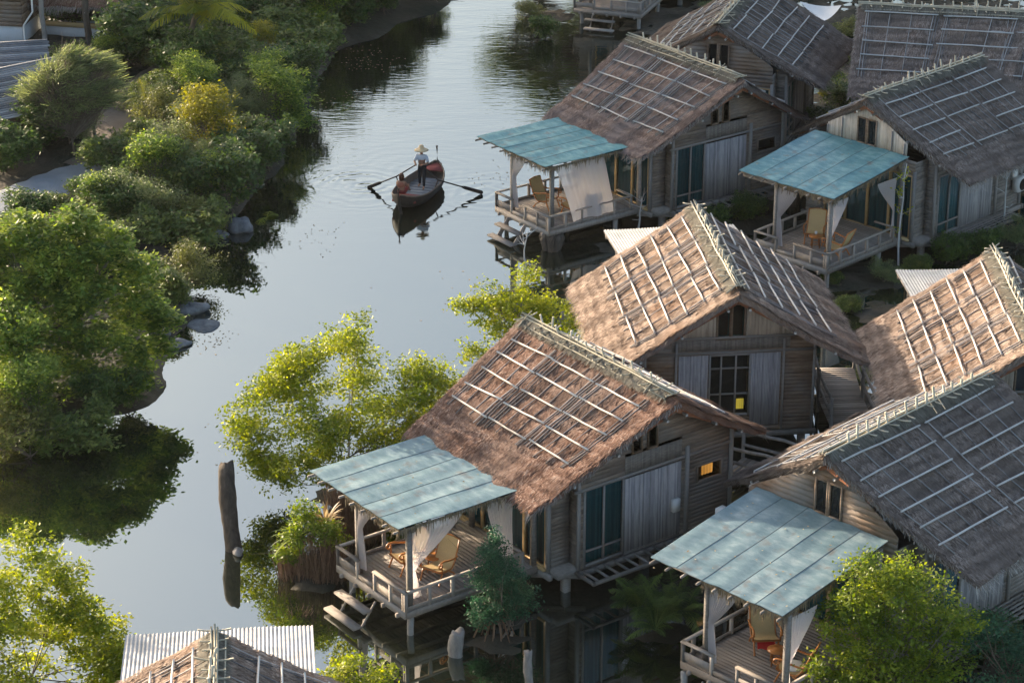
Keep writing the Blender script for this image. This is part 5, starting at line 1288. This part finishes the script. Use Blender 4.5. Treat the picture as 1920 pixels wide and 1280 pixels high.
# --- big left tree
x, y = at(132,676,.8); 
BL = [L(-1.2,0,5.6,1.3,1.1,.9),L(.4,.3,5.9,1.0,.9,.8),L(1.5,.2,5.0,1.2,1.1,.9),L(-2.6,0,4.8,1.3,1.1,.9),L(0,-.4,4.5,1.7,1.4,1.0),L(2.6,0,3.9,1.0,1,.8),L(-3.4,-.5,3.6,1.4,1.2,.9),L(-1.4,-.8,3.5,1.6,1.3,1.0),L(.9,-.8,3.3,1.6,1.3,1.0),L(2.6,-.6,2.7,1.2,1,.8),L(3.3,-.3,2.0,.9,.8,.6),
      L(-2.6,-1.3,2.3,1.5,1.1,.9),L(-.4,-1.4,2.2,1.6,1.2,.9),L(1.6,-1.4,1.7,1.5,1.1,.8),L(2.9,-1.5,1.0,.9,.7,.5),L(.2,-1.9,1.0,1.5,.9,.7),L(1.5,-2.3,.5,1.0,.7,.5),L(-1.8,-2.0,1.0,1.2,.8,.7),L(2.6,-2.2,.3,.8,.6,.4),L(.2,-2.6,.2,1.1,.6,.4),L(-3.0,-2.2,.9,1.0,.8,.8),L(-3.2,.2,5.4,.9,.8,.6),L(3.4,-1.0,1.2,.8,.7,.6)]
tree('big_tree', (x,y,gz(x,y)), [((c[0]*.95, c[1], c[2]*.86), (s[0]*.78, s[1]*.8, s[2]*.62)) for c, s in BL], 'leaf_broad', 'big spreading green tree with sunlit top over the left waterline', 'tree', 1250, 34, .17, .20, trunk=.09, k=30, seed=20, flat=1.0, shell=.62, stems=3)
# --- feathery tree and coconut palm
x, y = at(140,300,.8)
tree('feathery_tree', (x,y,gz(x,y)), [((c_[0]*.85,c_[1]*.8,c_[2]*.86),(q_[0]*.8,q_[1]*.8,q_[2]*.8)) for c_, q_ in [L(2.0,.3,3.6,.9,.7,.2),L(-1.9,.2,3.0,.9,.7,.2),L(1.9,.4,4.3,.6,.5,.18),L(-.2,0,4.3,1.5,1.3,.35),L(1.2,.3,4.7,1.0,.8,.3),L(-1.3,0,3.7,1.3,1,.3),L(.8,-.2,3.5,1.7,1.2,.3),L(0,-.2,2.8,1.8,1.3,.3),L(1.6,0,2.9,.9,.8,.25),L(-.9,-.3,2.2,1.3,1,.3),L(0,.2,5.0,.7,.6,.25)]], 'leaf_feather',
  'feathery grey-green tree with layered flat branches beside the old shed roof', 'tree', 800, 16, .16, .19, trunk=.05, k=50, seed=21, shell=.2, flat=1.2, aspect=.28, spray=5)
def palm(px, py, h, lean, label, crown=20, Lf=2.4, z=.9, seed=0, name='coconut_palm', group=None):
    x, y = at(px, py, z) if px is not None else py; root = empty(name, (x, y, max(gz(x,y),0)-.1)); tag(root, label, 'palm tree', group); t = MB(); k = 10
    P = [(lean*(i/9)**1.6, .1*math.sin(i), h*i/9) for i in range(k)]; t.tube(P, np.linspace(.17,.11,k), 8, .6); t.build('trunk', M['bark'], root)
    o = spiky((0,0,0), crown, Lf, 'frond', None, 'crown', seed=seed+40, up=1.15, leaflets=True)
    for kk in ('label','category','group'):
        if kk in o: del o[kk]
    o.parent = root; o.location = (P[-1][0], P[-1][1], h-.05)
palm(345,140,2.9,.7,'coconut palm with backlit golden fronds on the left bank near the top',34,3.0,seed=1)
for (px, py, s, lab, sd) in ((275,230,.8,'small palm with bright fronds beside the golden bush',3),(340,345,.9,'dark young palm in the bank thicket',4),(320,250,.6,'small blue-green fan palm on the bank',5),(395,340,1.0,'slender young palm below the golden bush',6)):
    x, y = at(px, py, .9); spiky((x,y,gz(x,y)+.9), 16, 1.3*s, 'leaf_shrub' if sd > 3 else 'frond', lab, 'young_palm', 'palm', 'young palms on the left bank', seed=sd, up=1.1, leaflets=True)
# --- floating palm frond at the bank
x, y = at(500,410); spiky((x,y,.02), 3, 1.3, 'frond', 'palm frond hanging out over the water by the round boulder', 'palm_frond', 'frond', seed=9, up=.7, leaflets=True)
# --- tall trees around the frame: far bank ones mirror in the river, unseen ones added at left shade cottages
TALL = {}
def talltree(x, y, s, label, group, kind=0, rz=0):
    root = empty('tall_tree', (x, y, max(gz(x,y),0)-.1), rz); root.scale = (s,s,s); tag(root, label, 'tree', group)
    if kind not in TALL:
        r = np.random.default_rng(70+kind); lob = rl(16,2.2,3.5,8.5,1.0,1.7,71+kind) if kind < 3 else rl(22,2.4,5.6,8.4,1.1,1.6,99); cc, P, T = clumped(lob, 520, 30, .30, r, .5)  # last variant: raised crown, shaped to throw shade on the far cottages only
        b = MB(); b.leaves(P, .24, T, .5, .5); f = b.build('crown', M['leaf_shrub'], root); t = MB(); branches(t, (0,0,-.3), cc, r, .2, 40, .3); g = t.build('trunk', M['bark'], root); TALL[kind] = (f, g)
    else:
        for o in TALL[kind]: c = o.copy(); C.objects.link(c); c.parent = root
far = [(-16,138,1.0),(-11,141,1.1),(-6.5,143,.85),(1.5,141,1.0),(5.5,143,1.1),(10,141,1.0),(15,143,1.1),(20,141,1.0),(26,143,1.1)]
for i, (x, y, s) in enumerate(far): talltree(x, y, s, 'tall tree on the far bank beyond the top edge, mirrored in the river', 'tall trees on the far bank', i % 3, i*1.1)
for i, (x, y, s) in enumerate(((-46,151,3.9),(-48,163,4.1),(-61,168,4.2))): talltree(x, y, s, 'unseen very tall tree added behind the left bank to shade the far riverside cottage', 'added shade trees behind the left bank', 3, i*.9)

for i, (px, py, s) in enumerate(((1470,-30,.42),(1600,-25,.45),(1700,-35,.5),(1790,-30,.45),(1880,-35,.5),(1560,-5,.32))):
    x, y = at(px, py); talltree(x, y, s, 'leafy tree behind the ridge of the top right cottages', 'trees behind the top right cottages', i % 3, i*1.3)

# ---------------------------------------------------------------- left bank buildings
def bank_house():
    x, y = at(40,92,1.0); root = empty('bank_house', (x-1.5, y+.5, .9), R(-8)); tag(root, 'white-based building with brown plank upper wall at the top left corner', 'house')
    w = MB(); w.box(-4,1.6,0,3,0,1.1,.6); w.build('white_base_wall', M['whitewall'], root)
    w = MB(); siding(w, (0,-.02), (1,0), (0,-1), lambda z: (-4,1.6), 1.12, 3.4, (), bh=.2); siding(w, (1.62,0), (0,1), (1,0), lambda z: (0,3), 1.12, 3.4, (), bh=.2); w.build('plank_wall', M['brownwood'], root)
    w = MB(); w.tube([(1.7,-.1,0),(1.7,-.1,1.2),(2.2,-.15,1.9),(2.2,-.15,3.3)], .05, 6); w.build('drainpipe', M['white'], root)
    r_ = MB(); r_.hexa([(-4.6,-.9,3.3),(2.6,-.9,3.3),(2.6,3.2,4.6),(-4.6,3.2,4.6)], [(-4.6,-.9,3.4),(2.6,-.9,3.4),(2.6,3.2,4.7),(-4.6,3.2,4.7)]); r_.build('roof', M['thatch_grey'], root)
bank_house()
def pavilion():
    x, y = at(175,80,.9); root = empty('pavilion', (x, y, .9), R(-12)); tag(root, 'low brown pavilion with a white base and drooping roof right of the white-walled building', 'pavilion')
    b = MB(); b.box(-2.6,2.4,0,3,0,.7,.6); b.build('white_base', M['whitewall'], root)
    b = MB(); b.box(-2.6,2.4,-.1,.0,.72,.95,.6); b.build('timber_rail', M['goldwood'], root)
    b = MB(); b.box(-2.5,2.3,1.2,3,.7,2.0,.6); b.build('back_wall', M['log'], root)
    b = MB(); b.box(2.5,2.75,-.2,.05,0,1.9,.9); b.build('white_pillar', M['white'], root)
    tb, tp = MB(), MB(); thatch_slope(tb, tp, (-3,1.8,3.3), (3.4,1.8,3.3), (-3.4,-.9,2.1), (3.9,-1.0,2.0), None, 6000, 77); thatch_slope(tb, tp, (-3,1.8,3.3), (3.4,1.8,3.3), (-3.4,4.4,2.1), (3.9,4.4,2.0), None, 2000, 78)
    ro = tb.build('roof', M['thatch_red'], root); tp.build('straw_fringe', M['tip'], ro)
pavilion()
for (px, h, lab, m_, r_) in ((84,6,'pale grey slim palm trunk crossing the white-walled building','driftwood',.13),(166,6,'brown rough palm trunk right of the pale one at the top left','log',.17)):
    x, y = at(px, 92, .9); root = empty('palm_tree', (x, y, .8)); tag(root, lab, 'palm tree'); b = MB(); b.tube([(0.05*math.sin(i*2),0,h*i/7) for i in range(8)], np.linspace(r_,r_*.85,8), 9); b.build('trunk', M[m_], root)
    o = spiky((0,0,0), 18, 2.3, 'frond', None, 'crown', seed=int(px), up=1.1, leaflets=True); o.parent = root; o.location = (0,0,h)
    for kk in ('category',):
        if kk in o: del o[kk]
def shed(px, py, w_, d_, z1, z2, rz, label, posts=True):
    x, y = at(px, py, (z1+z2)/2); root = empty('shed', (x, y, .85), R(rz)); tag(root, label, 'shed'); z1 -= .85; z2 -= .85
    b = MB(); k = int(d_/.14); f = lambda v: z1+(z2-z1)*(v+d_/2)/d_
    for i in range(k):
        v = -d_/2+d_*i/k; v2 = v+.16; e0_, e1_ = random.uniform(-.06,.06), random.uniform(-.06,.06)
        b.hexa([(-w_/2+e0_,v,f(v)),(w_/2+e1_,v,f(v)),(w_/2+e1_,v2,f(v2)-.02),(-w_/2+e0_,v2,f(v2)-.02)], [(-w_/2+e0_,v,f(v)+.05),(w_/2+e1_,v,f(v)+.05),(w_/2+e1_,v2,f(v2)),(-w_/2+e0_,v2,f(v2))])
    b.build('board_roof', M['oldroof'], root)
    for (u, v) in ((-w_/2+.3,-d_/2+.3),(w_/2-.3,-d_/2+.3),(w_/2-.3,d_/2-.3),(-w_/2+.3,d_/2-.3)):
        b = MB(); b.tube([(u,v,-.2),(u,v,z1+(z2-z1)*(v+d_/2)/d_)], .06, 6); b.build('post', M['greywood'], root)
    b = MB(); b.box(-w_/2+.6,w_/2-.6,-d_/2+.9,d_/2-.6,0,z1-.3,.3); b.build('inner_wall', M['log'], root)
shed(30,170,6.2,3.4,2.9,4.0,38,'open shed with a grey weathered board roof at the left edge behind the feathery tree')
shed(20,102,3.4,2.0,2.6,3.2,12,'small grey roofed lean-to above the open shed at the left edge')
# white shade sail at the top
b = MB(); pts = [(*at(1500,3,3.4),3.4),(*at(1578,10,3.4),3.4),(*at(1546,39,2.9),2.9)]
V = []; n = 10
for i in range(n+1):
    for j in range(n+1-i):
        a_, c_ = i/n, j/n; e_ = 1-a_-c_; p = np.array(pts[0])*e_+np.array(pts[1])*a_+np.array(pts[2])*c_; p[2] -= .5*a_*c_+.5*c_*e_+.5*a_*e_; V.append(p)
idx = {}; q = 0
for i in range(n+1):
    for j in range(n+1-i): idx[(i,j)] = q; q += 1
T_ = []
for i in range(n):
    for j in range(n-i):
        T_.append((idx[(i,j)],idx[(i+1,j)],idx[(i,j+1)]))
        if j < n-i-1: T_.append((idx[(i+1,j)],idx[(i+1,j+1)],idx[(i,j+1)]))
b.add(V, tris=T_, tone=.8); tag(b.build('shade_sail', M['white'], smooth=True), 'white triangular shade sail behind the top cottage', 'shade sail')

# ---------------------------------------------------------------- air
def hazebox():
    m, N, L_ = newmat('river_haze'); out = N.new('ShaderNodeOutputMaterial'); v = N.new('ShaderNodeVolumePrincipled')
    v.inputs['Color'].default_value = (.86,.88,.9,1); v.inputs['Density'].default_value = .00005; v.inputs['Anisotropy'].default_value = .3
    L_.new(v.outputs[0], out.inputs['Volume']); b = MB(); b.box(-75,75,-12,235,-2.5,40); tag(b.build('haze', m), kind='stuff')
hazebox()
# fallen leaves on the porch roofs and floating leaves along the waterline
def litter(name, pts, size, mat, label=None, parent=None, flat=3.0):
    b = MB(); b.leaves(np.array(pts), size, rng.uniform(0,1,len(pts)), flat, .6); o = b.build(name, M[mat], parent)
    if label: tag(o, label, 'floating leaves', kind='stuff')
    return o
pts = []
for (px, py, sx, sy, n) in ((690,115,1.6,2.2,90),(640,190,1.2,2.5,60),(930,330,1.5,1.5,30),(600,440,1.2,2.0,30),(860,560,3,3,25),(520,850,3,4,30),(400,640,.8,1.2,50)):
    x, y = at(px, py); q = np.stack([rng.normal(x,sx*.5,n), rng.normal(y,sy*.5,n), np.full(n,.012)], 1); pts.append(q)
litter('floating_leaves', np.concatenate(pts), .09, 'leaf_dry', 'scattered leaves and scum floating on the river surface')
for c_, f_, n in ((cA,fA[0],26),(cE,fE[0],34),(cC,fC[0],10),(cD,fD[0],12)):
    u = rng.uniform(-5.1,-.9,n); v = rng.uniform(-4.3,-.2,n); litter('fallen_leaves', np.stack([u, v, np.array([f_(a, b_)+.03 for a, b_ in zip(u, v)])], 1), .07, 'leaf_dry', parent=c_)
